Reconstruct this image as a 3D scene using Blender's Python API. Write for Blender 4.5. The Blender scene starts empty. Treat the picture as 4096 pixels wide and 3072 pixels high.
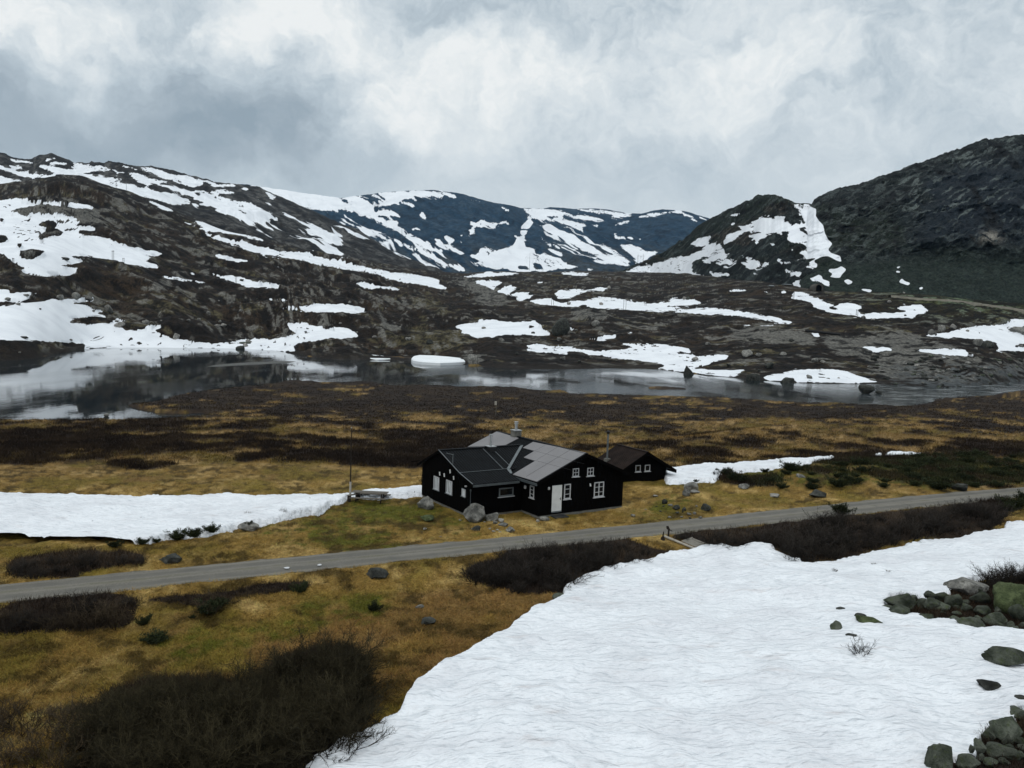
HAZE = 0.000022
import bpy, math, random
import numpy as np
rng = np.random.default_rng(7)
random.seed(7)
sc = bpy.context.scene
COL = sc.collection
# ------------------------------------------------------------------ camera model (photo is 4096 x 3072)
F, VH, ROLL = 3150.0, 1300.0, -0.034
PIT = math.atan((1536 - VH) / F)
cR, sR, cP, sP = math.cos(ROLL), math.sin(ROLL), math.cos(PIT), math.sin(PIT)
LAKE = -14.8

def project(P):
    P = np.asarray(P, float)
    x, y, z = P[..., 0], P[..., 1], P[..., 2]
    yy = y * cP - z * sP
    zz = y * sP + z * cP
    yy = np.where(yy < 0.1, 0.1, yy)
    return 2048 + F * (x * cR - zz * sR) / yy, 1536 - F * (x * sR + zz * cR) / yy

def rays(u, v):
    u = np.asarray(u, float); v = np.asarray(v, float)
    X = (u - 2048) / F; Z = (1536 - v) / F
    x = X * cR + Z * sR; zz = -X * sR + Z * cR
    return np.stack([x + 0 * zz, cP + zz * sP, zz * cP - sP], -1)

def at_z(u, v, z):
    r = rays(u, v)
    return r * (z / r[..., 2])[..., None]

def at_d(u, v, d):
    r = rays(u, v)
    return r * (np.asarray(d, float) / r[..., 1])[..., None]

def horizon(u):
    return 1536 - F * (math.tan(PIT) + (np.asarray(u, float) - 2048) / F * sR) / cR

def sst(x, a, b):
    t = np.clip((x - a) / (b - a), 0, 1)
    return t * t * (3 - 2 * t)

# ------------------------------------------------------------------ noise
def _h(ix, iy, iz, s):
    n = (ix.astype(np.int64) * 374761393 + iy.astype(np.int64) * 668265263 + iz * 2147483647 + s * 1274126177) & 0xffffffff
    n = ((n ^ (n >> 13)) * 1274126177) & 0xffffffff
    n = ((n ^ (n >> 16)) * 2246822519) & 0xffffffff
    return ((n ^ (n >> 15)) & 0xffffff) / 16777215.0

def vn(x, y, s=0):
    xi = np.floor(x); yi = np.floor(y); fx = x - xi; fy = y - yi
    fx = fx * fx * fx * (fx * (fx * 6 - 15) + 10); fy = fy * fy * fy * (fy * (fy * 6 - 15) + 10)
    a = _h(xi, yi, 0, s); b = _h(xi + 1, yi, 0, s); c = _h(xi, yi + 1, 0, s); d = _h(xi + 1, yi + 1, 0, s)
    return (a * (1 - fx) + b * fx) * (1 - fy) + (c * (1 - fx) + d * fx) * fy

def fbm(x, y, s=0, o=4, g=0.5):
    t = 0; a = 1.0; m = 0
    for i in range(o):
        ca, sa = math.cos(i * 1.1 + .3), math.sin(i * 1.1 + .3)
        t = t + a * vn((x * ca - y * sa) * 2 ** i + i * 17.3, (x * sa + y * ca) * 2 ** i + i * 9.1, s + i); m += a; a *= g
    return t / m

def ridged(x, y, s=0, o=4, g=0.5):
    t = 0; a = 1.0; m = 0
    for i in range(o):
        ca, sa = math.cos(i * 1.3), math.sin(i * 1.3)
        t = t + a * (1 - np.abs(2 * vn((x * ca - y * sa) * 2 ** i + i * 7.7, (x * sa + y * ca) * 2 ** i + i * 3.9, s + i) - 1)); m += a; a *= g
    return t / m

# ------------------------------------------------------------------ rasters in photo space, used to say what each point of the ground carries
U0, V0, ST = -900.0, 300.0, 2.0
RW, RH = 3000, 1650

class Raster:
    def __init__(s, val=0.0):
        s.a = np.full((RH, RW), val, np.float32)
    def fill(s, poly, val=1.0):
        p = np.array(poly, float)
        px = (p[:, 0] - U0) / ST; py = (p[:, 1] - V0) / ST
        x0, x1 = int(max(0, px.min() - 1)), int(min(RW, px.max() + 2)); y0, y1 = int(max(0, py.min() - 1)), int(min(RH, py.max() + 2))
        if x1 <= x0 or y1 <= y0: return s
        X = np.arange(x0, x1)[None, :] + .0; Y = np.arange(y0, y1)[:, None] + .0
        m = np.zeros((y1 - y0, x1 - x0), bool)
        n = len(px)
        for i in range(n):
            ax, ay, bx, by = px[i], py[i], px[(i + 1) % n], py[(i + 1) % n]
            if ay == by: continue
            c = (Y >= min(ay, by)) & (Y < max(ay, by))
            m ^= c & (X < ax + (Y - ay) * (bx - ax) / (by - ay))
        s.a[y0:y1, x0:x1][m] = val
        return s
    def blur(s, r):
        k = np.exp(-0.5 * (np.arange(-int(3 * r), int(3 * r) + 1) / r) ** 2); k /= k.sum()
        h = len(k) // 2
        for ax in (0, 1):
            b = np.pad(s.a, [(h, h) if a == ax else (0, 0) for a in (0, 1)], mode='edge')
            t = np.zeros_like(s.a)
            for i, w in enumerate(k):
                t += w * (b[i:i + RH, :] if ax == 0 else b[:, i:i + RW])
            s.a = t
        return s
    def get(s, u, v):
        x = np.clip((u - U0) / ST, 0, RW - 1.01); y = np.clip((v - V0) / ST, 0, RH - 1.01)
        xi = x.astype(int); yi = y.astype(int); fx = x - xi; fy = y - yi
        a = s.a
        return (a[yi, xi] * (1 - fx) + a[yi, xi + 1] * fx) * (1 - fy) + (a[yi + 1, xi] * (1 - fx) + a[yi + 1, xi + 1] * fx) * fy

TILES = {'2': (0, 500, 1.6193), '3': (1366, 650, 1.6193), '4': (2732, 500, 1.6217), '5': (0, 1050, 1.6193), '6': (1366, 1050, 1.6193),
         '7': (2732, 1050, 1.6217), '8': (3000, 1050, 3.16), '9': (0, 1600, 1.6193), 'A': (1250, 1650, 3.318), 'B': (2632, 1700, 1.511),
         'C': (1366, 2000, 1.509), 'D': (1200, 2300, 1.3825), 'E': (3300, 2150, 2.779), 'F': (3600, 2750, 4.46), 'G': (0, 2300, 1.3825),
         'H': (0, 560, 3.16), 'I': (3300, 1450, 2.779), 'J': (0, 2250, 2.765), 'K': (1750, 2040, 3.16), 'P': (0, 0, 1.0)}

def T(tile, txt):
    """points read off an enlarged tile of the photo, as photo pixels"""
    ox, oy, s = TILES[tile]
    n = [float(q) for q in txt.replace(',', ' ').split()]
    return [(ox + n[i] / s, oy + n[i + 1] / s) for i in range(0, len(n), 2)]

# ------------------------------------------------------------------ objects
def tag(o, label=None, cat=None, group=None, kind=None):
    if label: o['label'] = label
    if cat: o['category'] = cat
    if group: o['group'] = group
    if kind: o['kind'] = kind
    return o

def link(name, me, parent=None, mat=None):
    o = bpy.data.objects.new(name, me)
    COL.objects.link(o)
    if parent is not None: o.parent = parent
    if mat is not None and me is not None and not me.materials: me.materials.append(mat)
    return o

def mesh_np(name, V, Q, smooth=True, attrs=None, cols=None):
    """V (n,3), Q (m,k) int"""
    V = np.asarray(V, np.float32); Q = np.asarray(Q, np.int32)
    me = bpy.data.meshes.new(name)
    k = Q.shape[1]
    me.vertices.add(len(V)); me.vertices.foreach_set('co', V.ravel())
    me.loops.add(Q.size); me.loops.foreach_set('vertex_index', Q.ravel())
    me.polygons.add(len(Q)); me.polygons.foreach_set('loop_start', np.arange(0, Q.size, k, dtype=np.int32))
    me.polygons.foreach_set('loop_total', np.full(len(Q), k, np.int32))
    if smooth: me.polygons.foreach_set('use_smooth', np.ones(len(Q), bool))
    me.update(calc_edges=True)
    for n, a in (attrs or {}).items():
        at = me.attributes.new(n, 'FLOAT', 'POINT'); at.data.foreach_set('value', np.asarray(a, np.float32).ravel())
    for n, a in (cols or {}).items():
        at = me.attributes.new(n, 'FLOAT_COLOR', 'POINT')
        a = np.asarray(a, np.float32).reshape(-1, 3)
        at.data.foreach_set('color', np.concatenate([a, np.ones((len(a), 1), np.float32)], 1).ravel())
    return me

def grid_quads(nr, nc, keep=None):
    i = np.arange(nr * nc).reshape(nr, nc)
    q = np.stack([i[:-1, :-1], i[:-1, 1:], i[1:, 1:], i[1:, :-1]], -1)
    if keep is not None: q = q[keep]
    return q.reshape(-1, 4)

def compact(V, Q, *per):
    used = np.zeros(len(V), bool); used[Q.ravel()] = True
    idx = np.cumsum(used) - 1
    return (V[used], idx[Q]) + tuple(p[used] for p in per)

class MB:
    def __init__(s): s.v = []; s.f = []
    def add(s, vs, fs):
        o = len(s.v); s.v += [tuple(map(float, p)) for p in vs]; s.f += [tuple(o + i for i in f) for f in fs]; return s
    def box(s, x0, x1, y0, y1, z0, z1):
        return s.add([(x0, y0, z0), (x1, y0, z0), (x1, y1, z0), (x0, y1, z0), (x0, y0, z1), (x1, y0, z1), (x1, y1, z1), (x0, y1, z1)],
                     [(0, 3, 2, 1), (4, 5, 6, 7), (0, 1, 5, 4), (1, 2, 6, 5), (2, 3, 7, 6), (3, 0, 4, 7)])
    def prism(s, pts, d):
        """polygon of 3-D points pushed by vector d"""
        n = len(pts); a = [tuple(p) for p in pts]; b = [tuple(np.add(p, d)) for p in pts]
        return s.add(a + b, [tuple(range(n - 1, -1, -1)), tuple(range(n, 2 * n))] + [(i, (i + 1) % n, n + (i + 1) % n, n + i) for i in range(n)])
    def tube(s, p, q, r0, r1=None, n=8):
        r1 = r0 if r1 is None else r1
        p = np.array(p, float); q = np.array(q, float); d = q - p; d /= np.linalg.norm(d) + 1e-9
        a = np.cross(d, (0, 0, 1) if abs(d[2]) < .9 else (1, 0, 0)); a /= np.linalg.norm(a); b = np.cross(d, a)
        vs = [p + r0 * (a * math.cos(t) + b * math.sin(t)) for t in np.arange(n) * 2 * math.pi / n] + \
             [q + r1 * (a * math.cos(t) + b * math.sin(t)) for t in np.arange(n) * 2 * math.pi / n]
        return s.add(vs, [(i, (i + 1) % n, n + (i + 1) % n, n + i) for i in range(n)] + [tuple(range(n - 1, -1, -1)), tuple(range(n, 2 * n))])
    def bar(s, p, q, w, h):
        """square bar from p to q, w across, h up"""
        p = np.array(p, float); q = np.array(q, float); d = q - p; d /= np.linalg.norm(d) + 1e-9
        a = np.cross(d, (0, 0, 1) if abs(d[2]) < .98 else (0, 1, 0)); a /= np.linalg.norm(a); b = np.cross(a, d)
        c = [p + a * w / 2 * i + b * h / 2 * j for i, j in ((-1, -1), (1, -1), (1, 1), (-1, 1))]
        return s.prism(c, q - p)
    def build(s, name, mat, parent=None, bevel=0.0, smooth=False):
        me = bpy.data.meshes.new(name); me.from_pydata(s.v, [], s.f)
        import bmesh
        bm = bmesh.new(); bm.from_mesh(me); bmesh.ops.recalc_face_normals(bm, faces=bm.faces)
        if bevel: bmesh.ops.bevel(bm, geom=list(bm.edges), offset=bevel, segments=1, affect='EDGES')
        bm.to_mesh(me); bm.free()
        if smooth:
            for p in me.polygons: p.use_smooth = True
        return link(name, me, parent, mat)

# ------------------------------------------------------------------ materials
class NT:
    def __init__(s, tree): s.t = tree; s.n = tree.nodes; s.l = tree.links
    def new(s, typ, **kw):
        n = s.n.new(typ)
        for k, v in kw.items():
            if k.startswith('i_'):
                key = k[2:]; key = int(key) if key.isdigit() else key.replace('_', ' ')
                s.put(n.inputs[key], v)
            else: setattr(n, k, v)
        return n
    def put(s, sock, v):
        if isinstance(v, bpy.types.NodeSocket): s.l.new(v, sock)
        elif isinstance(v, (tuple, list)) and sock.type == 'RGBA' and len(v) == 3: sock.default_value = (*v, 1)
        else: sock.default_value = v
    def math(s, op, a, b=0.0, c=0.0, clamp=False):
        n = s.n.new('ShaderNodeMath'); n.operation = op; n.use_clamp = clamp
        for i, x in enumerate((a, b, c)): s.put(n.inputs[i], x)
        return n.outputs[0]
    def noise(s, vec, scale, detail=4, rough=.55, out='Fac'):
        n = s.new('ShaderNodeTexNoise'); n.inputs['Scale'].default_value = scale; n.inputs['Detail'].default_value = detail; n.inputs['Roughness'].default_value = rough
        s.l.new(vec, n.inputs['Vector']); return n.outputs[out]
    def ramp(s, fac, a, b, lo=0.0, hi=1.0, smooth=True):
        n = s.n.new('ShaderNodeMapRange'); n.interpolation_type = 'SMOOTHSTEP' if smooth else 'LINEAR'
        for k, x in zip(('Value', 'From Min', 'From Max', 'To Min', 'To Max'), (fac, a, b, lo, hi)): s.put(n.inputs[k], x)
        return n.outputs['Result']
    def mix(s, fac, a, b, blend='MIX'):
        n = s.n.new('ShaderNodeMix'); n.data_type = 'RGBA'; n.blend_type = blend
        s.put(n.inputs[0], fac); s.put(n.inputs[6], a); s.put(n.inputs[7], b)
        return n.outputs[2]
    def bump(s, h, strength=.3, dist=.1, normal=None):
        n = s.n.new('ShaderNodeBump'); n.inputs['Strength'].default_value = strength; n.inputs['Distance'].default_value = dist
        s.l.new(h, n.inputs['Height'])
        if normal is not None: s.l.new(normal, n.inputs['Normal'])
        return n.outputs['Normal']
    def map(s, vec, scale):
        n = s.n.new('ShaderNodeMapping'); n.inputs['Scale'].default_value = scale; s.l.new(vec, n.inputs['Vector']); return n.outputs[0]

def material(name):
    m = bpy.data.materials.new(name); m.use_nodes = True
    nt = NT(m.node_tree); b = nt.n['Principled BSDF']
    return m, nt, b

def plain(name, col, rough=.8, spec=.2, metal=0.0, var=.25, scale=3.0, bump=0.0, bscale=20.0, stretch=None):
    m, nt, b = material(name)
    tc = nt.new('ShaderNodeTexCoord').outputs['Object']
    if stretch: tc = nt.map(tc, stretch)
    f = nt.noise(tc, scale, 5)
    k = nt.ramp(f, .25, .75, 1 - var, 1 + var, False)
    c = nt.mix(1.0, col, (1, 1, 1), 'MULTIPLY')
    n = nt.new('ShaderNodeVectorMath', operation='SCALE'); nt.put(n.inputs[0], c); nt.put(n.inputs['Scale'], k)
    nt.put(b.inputs['Base Color'], n.outputs[0])
    b.inputs['Roughness'].default_value = rough; b.inputs['Metallic'].default_value = metal; b.inputs['Specular IOR Level'].default_value = spec
    if bump: nt.put(b.inputs['Normal'], nt.bump(nt.noise(tc, bscale, 5), bump, .05))
    return m

SNOW = (.76, .79, .825)

def terrain_mat(name, fine, amp=.35, edge=.22, ebl=.035, bump=.5, bdist=.3, snowfine=None):
    """ground coloured by what grows or lies there, plus any painted haze and ledge tone, with snow lying on it where the snow amount passes a ragged threshold"""
    m, nt, b = material(name)
    pos = nt.new('ShaderNodeNewGeometry').outputs['Position']
    col = nt.new('ShaderNodeAttribute', attribute_name='Ground').outputs['Color']
    sn = nt.new('ShaderNodeAttribute', attribute_name='Snow').outputs['Fac']
    f1 = nt.noise(pos, fine, 6, .62); f2 = nt.noise(pos, fine * .23, 4)
    k = nt.math('MULTIPLY', nt.ramp(f1, .3, .7, 1 - amp, 1 + amp, False), nt.ramp(f2, .3, .7, .8, 1.2, False))
    n = nt.new('ShaderNodeVectorMath', operation='SCALE'); nt.put(n.inputs[0], col); nt.put(n.inputs['Scale'], k)
    e = nt.math('ADD', nt.math('MULTIPLY', nt.noise(pos, snowfine or fine * .6, 6, .68), .6), nt.math('MULTIPLY', nt.noise(pos, (snowfine or fine * .6) * .22, 4), .4))
    s = nt.math('ADD', sn, nt.math('MULTIPLY', nt.math('SUBTRACT', e, .5), edge * 2))
    mask = nt.ramp(s, .5 - ebl, .5 + ebl)
    d = nt.noise(pos, fine * .12, 4)
    snc = nt.mix(nt.ramp(d, .35, .75), SNOW, (.66, .69, .73))
    nt.put(b.inputs['Base Color'], nt.mix(mask, n.outputs[0], snc))
    b.inputs['Roughness'].default_value = .9; b.inputs['Specular IOR Level'].default_value = .12
    h = nt.math('MULTIPLY', nt.math('SUBTRACT', 1.0, mask), f1)
    nt.put(b.inputs['Normal'], nt.bump(h, bump, bdist))
    return m
# ------------------------------------------------------------------ what lies where: outlines read off the photo
# far shore and near shore of the lake
LAKE_POLY = ([(-900, 1430), (-100, 1443)] + T('5', '0 640 150 632 300 615 355 592 430 578 540 562 650 552 1000 553 1500 561 1700 568 1900 580 1935 592 2000 622 2100 626 2212 630') +
  T('6', '100 631 320 634 450 642 640 660 800 650 825 688 1000 684 1200 692 1500 692 1800 682 2000 690 2212 702') +
  T('7', '60 735 200 740 340 742 480 762 560 772 720 782 870 785 1000 788 1290 785 1400 798 1600 806 1760 812 1900 800 2050 785 2212 770 2400 755 2700 740') +
  T('7', '2700 880 2400 895 2212 912 2050 926 1900 936 1700 936 1550 939 1400 936 1300 926 1150 926 1000 909 830 909 600 896 400 881 200 871 0 861') +
  T('6', '1900 856 1700 846 1480 841 1420 822 1320 823 1200 813 1100 798 960 796 740 798 710 789 600 786 450 786 330 791 240 776 170 766 0 768') +
  T('5', '2100 769 1960 761 1940 753 1850 756 1810 771 1680 791 1540 801 1400 816 1220 841 1130 861 1030 891 920 906 830 916') +
  T('9', '815 32 820 46 900 68 1000 86 1080 98 1200 95 1300 92 1362 103 1300 113 1180 126 1000 138 830 136 600 139 430 141 200 146 0 140') + [(-900, 1690)])
ISLETS = [T('7', '1590 905 1650 882 1800 870 1950 860 2100 853 2212 843 2500 830 2500 890 2212 902 2100 912 1850 922 1650 918'),
          T('6', '1940 806 2000 797 2100 799 2212 806 2212 832 2080 832 2000 826'), T('7', '0 806 60 812 20 830 0 832')]
R_lake = Raster().fill(LAKE_POLY)
for p in ISLETS: R_lake.fill(p, 0)
R_lake.blur(2.0)

SNOW_LM = [
 # long shelf and slope on the left hill
 ('2', '-300 470 0 480 100 475 200 485 330 490 460 500 560 515 605 535 600 545 500 540 400 525 300 515 230 520 170 530 100 545 65 560 130 578 230 575 330 580 380 565 440 585 490 600 525 625 500 655 545 650 600 655 640 680 600 690 520 680 500 690 530 705 600 715 700 735 780 755 860 785 940 810 1010 815 1070 830 1050 840 990 850 940 880 1010 905 1035 930 960 925 890 905 830 900 780 880 720 870 640 860 560 845 500 850 460 845 470 860 545 865 540 885 470 900 360 910 440 920 510 935 500 950 450 970 300 985 180 965 140 945 170 925 100 900 60 870 30 840 0 830 -300 820'),
 ('2', '945 490 1000 498 1035 520 1100 540 1140 555 1100 560 1050 550 1000 520'),
 ('2', '1250 615 1320 630 1400 650 1500 665 1600 680 1700 710 1760 720 1720 725 1620 700 1560 705 1640 720 1730 745 1700 750 1610 735 1580 720 1500 710 1420 695 1330 692 1380 710 1480 740 1560 755 1600 765 1690 790 1780 810 1900 825 2000 830 2050 850 2212 880 2212 930 2100 915 2000 890 1900 870 1780 850 1690 835 1600 810 1540 780 1450 755 1380 735 1320 705 1330 690 1260 655 1180 630 1200 625 1330 675'),
 ('3', '-4 634 100 660 180 680 280 700 370 715 480 725 560 740 600 745 640 770 620 785 660 800 710 825 650 822 560 800 500 790 420 785 330 760 240 730 100 705 -4 687'),
 ('3', '40 768 120 775 220 790 320 805 395 825 320 828 200 815 100 795'), ('3', '20 575 80 572 120 580 80 583'), ('3', '0 608 50 608 75 614 0 616'),
 ('3', '40 470 90 485 180 520 260 545 310 585 250 582 180 562 100 520'),
 ('2', '1380 838 1450 850 1500 860 1560 870 1615 880 1590 890 1540 890 1470 870 1400 852'),
 ('2', '1760 908 1800 915 1820 925 1790 922'), ('2', '1940 745 2000 760 2100 780 2180 800 2100 800 2000 780'), ('2', '1620 655 1700 645 1800 635 1870 650 1920 675 1980 690 2010 710 1970 730 1880 710 1800 695 1700 680'),
 ('5', '1220 60 1280 75 1250 82'), ('5', '1365 68 1420 75 1500 85 1580 100 1640 115 1700 125 1780 140 1858 158 1800 167 1700 160 1600 160 1590 150 1540 135 1450 110 1390 90'),
 ('5', '1040 85 1120 90 1200 105 1280 120 1350 132 1300 135 1180 120 1080 110'), ('5', '1705 235 1780 233 1868 243 1850 252 1780 247'), ('5', '1395 52 1430 52 1425 60 1400 60'),
 ('5', '1940 181 2005 181 2000 186 1945 185'), ('5', '1920 345 1940 347 1935 355'), ('6', '270 295 320 283 315 292 280 300'),
 ('5', '1790 290 1900 282 1960 283 2050 268 2212 265 2272 270 2332 290 2392 310 2352 325 2212 323 2000 320 1900 310 1840 300'),
 ('5', '-400 175 0 178 60 178 65 200 190 190 260 200 190 215 200 230 140 255 60 250 0 262 -400 270'), ('5', '0 150 30 146 50 146 10 155'),
 ('5', '-400 285 0 282 100 280 200 262 330 245 450 235 615 228 600 250 540 255 480 258 470 272 560 270 600 290 665 305 670 325 630 322 690 340 705 365 640 362 520 365 430 388 560 392 700 385 760 360 830 375 790 390 740 410 800 425 820 440 940 432 950 405 1060 402 1040 430 1000 440 1060 465 1100 485 1180 500 1280 515 1360 520 1450 515 1520 505 1650 498 1780 492 1880 475 1930 460 1880 430 1860 400 1880 390 1960 385 2010 405 2100 420 2212 418 2252 425 2302 455 2322 480 2252 492 2212 495 2150 490 2030 510 1940 520 1895 545 1930 575 1850 576 1700 570 1560 562 1400 560 1200 560 1000 560 800 560 650 560 540 566 545 525 450 520 330 515 240 505 120 500 0 498 -400 498'),
 # the moor across the lake
 ('6', '762 95 850 80 920 68 950 55 1000 72 1060 62 1180 72 1090 80 1000 90 920 95 850 95'), ('6', '855 125 920 115 970 115 1050 125 1010 150 985 185 930 150 880 140'),
 ('6', '1005 190 1040 165 1100 140 1110 155 1150 165 1105 185 1080 210 1040 200'), ('6', '1085 215 1140 190 1240 195 1245 210 1200 240 1160 250 1130 245 1140 215'),
 ('6', '1205 250 1280 235 1360 230 1380 250 1420 262 1460 260 1480 250 1560 250 1610 235 1680 222 1780 230 1880 255 1980 265 2120 255 2130 240 2212 236 2272 243 2342 260 2407 268 2312 273 2212 278 2100 285 2212 303 2312 293 2392 290 2512 303 2632 323 2762 348 2862 368 2927 383 2902 396 2802 393 2812 383 2712 363 2562 346 2412 336 2212 322 2050 318 1900 310 1800 305 1700 300 1600 295 1530 290 1400 285 1300 275'),
 ('6', '1370 200 1420 178 1500 172 1600 178 1660 160 1740 165 1700 182 1600 185 1540 205 1480 230 1400 235 1390 215'), ('6', '1420 65 1500 60 1610 72 1590 85 1500 85 1430 75'),
 ('6', '1680 92 1760 92 1755 100 1690 100'), ('6', '1130 98 1190 95 1180 102'), ('6', '1255 128 1310 122 1300 133 1265 137'), ('6', '2095 100 2140 100 2130 106'),
 ('6', '740 412 800 395 885 385 890 368 980 372 1080 385 1200 385 1250 380 1290 405 1300 430 1340 445 1355 470 1280 475 1100 470 1010 475 975 487 940 480 880 487 820 465 765 455 785 440 735 420'),
 ('6', '1350 485 1420 450 1470 418 1590 425 1540 435 1460 450 1400 475'), ('6', '1583 488 1650 490 1700 475 1780 468 1770 490 1690 508 1590 502'), ('6', '1830 465 1870 448 1920 443 1890 458'),
 ('6', '1185 540 1230 528 1290 527 1380 545 1460 548 1560 565 1640 575 1720 572 1830 560 1880 545 1785 525 1950 522 2100 530 2212 552 2252 556 2272 588 2312 603 2402 596 2512 600 2492 625 2412 645 2362 665 2272 680 2292 690 2412 695 2562 690 2632 695 2592 710 2552 738 2432 735 2312 720 2212 705 2040 690 2100 665 2000 650 1880 625 1750 620 1680 600 1600 600 1560 575 1455 575 1470 595 1380 590 1280 585 1210 580 1180 565 1215 550'),
 ('7', '515 745 590 720 690 705 730 695 830 692 890 690 1000 695 1060 705 1150 740 1230 765 1290 775 1100 784 1000 782 870 779 740 780 720 762 650 767 560 767'),
 ('8', '505 460 560 370 620 368 700 385 780 420 860 440 940 485 1000 520 1060 545 1100 545 1150 510 1250 520 1330 530 1380 550 1430 575 1370 590 1390 640 1430 655 1480 650 1550 630 1700 630 1800 640 1960 630 1960 610 1900 600 1810 565 1900 555 2030 550 2040 535 2160 530 2210 570 2240 600 2250 612 2200 640 2120 660 2060 710 1900 700 1700 705 1480 705 1400 690 1340 670 1200 655 1000 630 940 600 800 560 790 525 720 490 640 470 560 465'),
 ('7', '1570 470 1700 455 1800 430 1900 415 2040 405 2110 395 2090 380 2150 368 2212 368 2600 360 2600 590 2212 580 2030 575 2050 560 2030 520 1950 510 1900 500 1780 490 1650 485 1580 478'),
 ('7', '1150 550 1200 540 1270 550 1300 540 1355 555 1355 575 1320 570 1260 580 1190 565'), ('7', '1480 570 1560 562 1700 560 1830 565 1850 590 1905 610 1820 610 1720 600 1640 595 1560 580'),
 ('7', '290 408 400 405 600 408 580 415 400 412'), ('7', '825 455 880 460 890 480 860 485'), ('7', '340 508 430 508 430 514'), ('7', '895 545 930 545 920 555'), ('7', '275 180 340 173 430 180 390 190 300 188'),
 ('8', '365 380 430 360 475 385 420 392'), ('8', '150 360 200 360 270 385 220 382'), ('8', '130 418 200 425 260 438 180 436')]
HOLE_LM = [('2', '250 640 310 625 370 635 365 660 340 665 385 680 412 700 390 715 330 720 290 735 250 738 250 715 300 690 305 665 260 655'), ('2', '-300 700 0 705 40 720 55 740 30 755 -300 757'),
 ('2', '0 605 25 605 25 617 0 620'), ('2', '120 800 150 810 200 800 260 810 300 815 260 845 220 870 160 870 120 860 130 825'), ('2', '105 770 150 762 140 790 110 785'), ('2', '395 865 440 858 445 870 400 872'), ('2', '200 745 215 745 212 751 200 750'),
 ('2', '885 837 905 839 900 845'), ('2', '80 905 120 880 110 925'), ('8', '985 560 1050 555 1110 575 1080 600 1020 590'), ('8', '1245 570 1280 558 1300 568 1270 576'), ('8', '590 390 640 388 625 397'),
 ('6', '1380 236 1440 234 1475 250 1420 262 1385 255'), ('6', '1530 290 1560 272 1600 285 1620 296'), ('7', '2150 430 2212 415 2600 415 2600 460 2212 458 2160 450'), ('7', '2140 540 2212 530 2600 530 2600 548 2212 548'), ('6', '1210 412 1240 408 1255 420 1215 424'), ('6', '1300 552 1330 552 1335 560 1305 560')]
R_lm = Raster()
for t, p in SNOW_LM: R_lm.fill(T(t, p))
for t, p in HOLE_LM: R_lm.fill(T(t, p), 0)
R_lm_w = Raster(); R_lm_w.a = R_lm.a.copy(); R_lm_w.blur(6); R_lm.blur(1.5)

# ground rock slabs and paler lichen heath on the moor
R_rock = Raster()
for t, p in [('7', '290 440 400 425 600 438 750 450 830 480 860 520 760 515 600 512 400 508 330 480'), ('7', '1040 480 1200 480 1250 520 1080 530'), ('7', '1280 490 1400 460 1500 480 1480 520 1300 520'),
             ('7', '900 470 1100 460 1500 470 1560 520 1800 560 1900 640 1500 640 1150 610 950 560'), ('6', '1490 310 1600 305 1720 340 1700 370 1600 360 1500 350'), ('6', '700 90 830 110 1010 170 1090 260 900 270 840 180'),
             ('6', '780 590 880 590 920 640 870 665 820 660'), ('2', '65 560 230 520 400 530 620 570 640 640 480 620 380 580 130 578'), ('5', '980 120 1110 110 1120 175 1000 172')]:
    R_rock.fill(T(t, p))
R_rock.fill(T('7', '1150 600 1500 640 1900 620 2212 640 2700 640 2700 760 2212 780 1900 800 1600 800 1300 760'), .65)
R_rock.blur(5)
R_lich = Raster()
for t, p in [('6', '270 440 420 420 640 440 860 490 700 560 500 520 300 500'), ('6', '450 540 700 540 830 580 640 570'), ('5', '950 250 1100 250 1200 300 1450 350 1200 340 1020 320'), ('6', '430 220 650 240 700 330 520 300'), ('7', '350 520 700 510 900 550 1100 600 800 570 500 540'), ('6', '480 350 560 350 600 400 480 390'), ('5', '1600 280 1750 290 1820 320 1700 310')]:
    R_lich.fill(T(t, p))
R_lich.blur(6)

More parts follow.
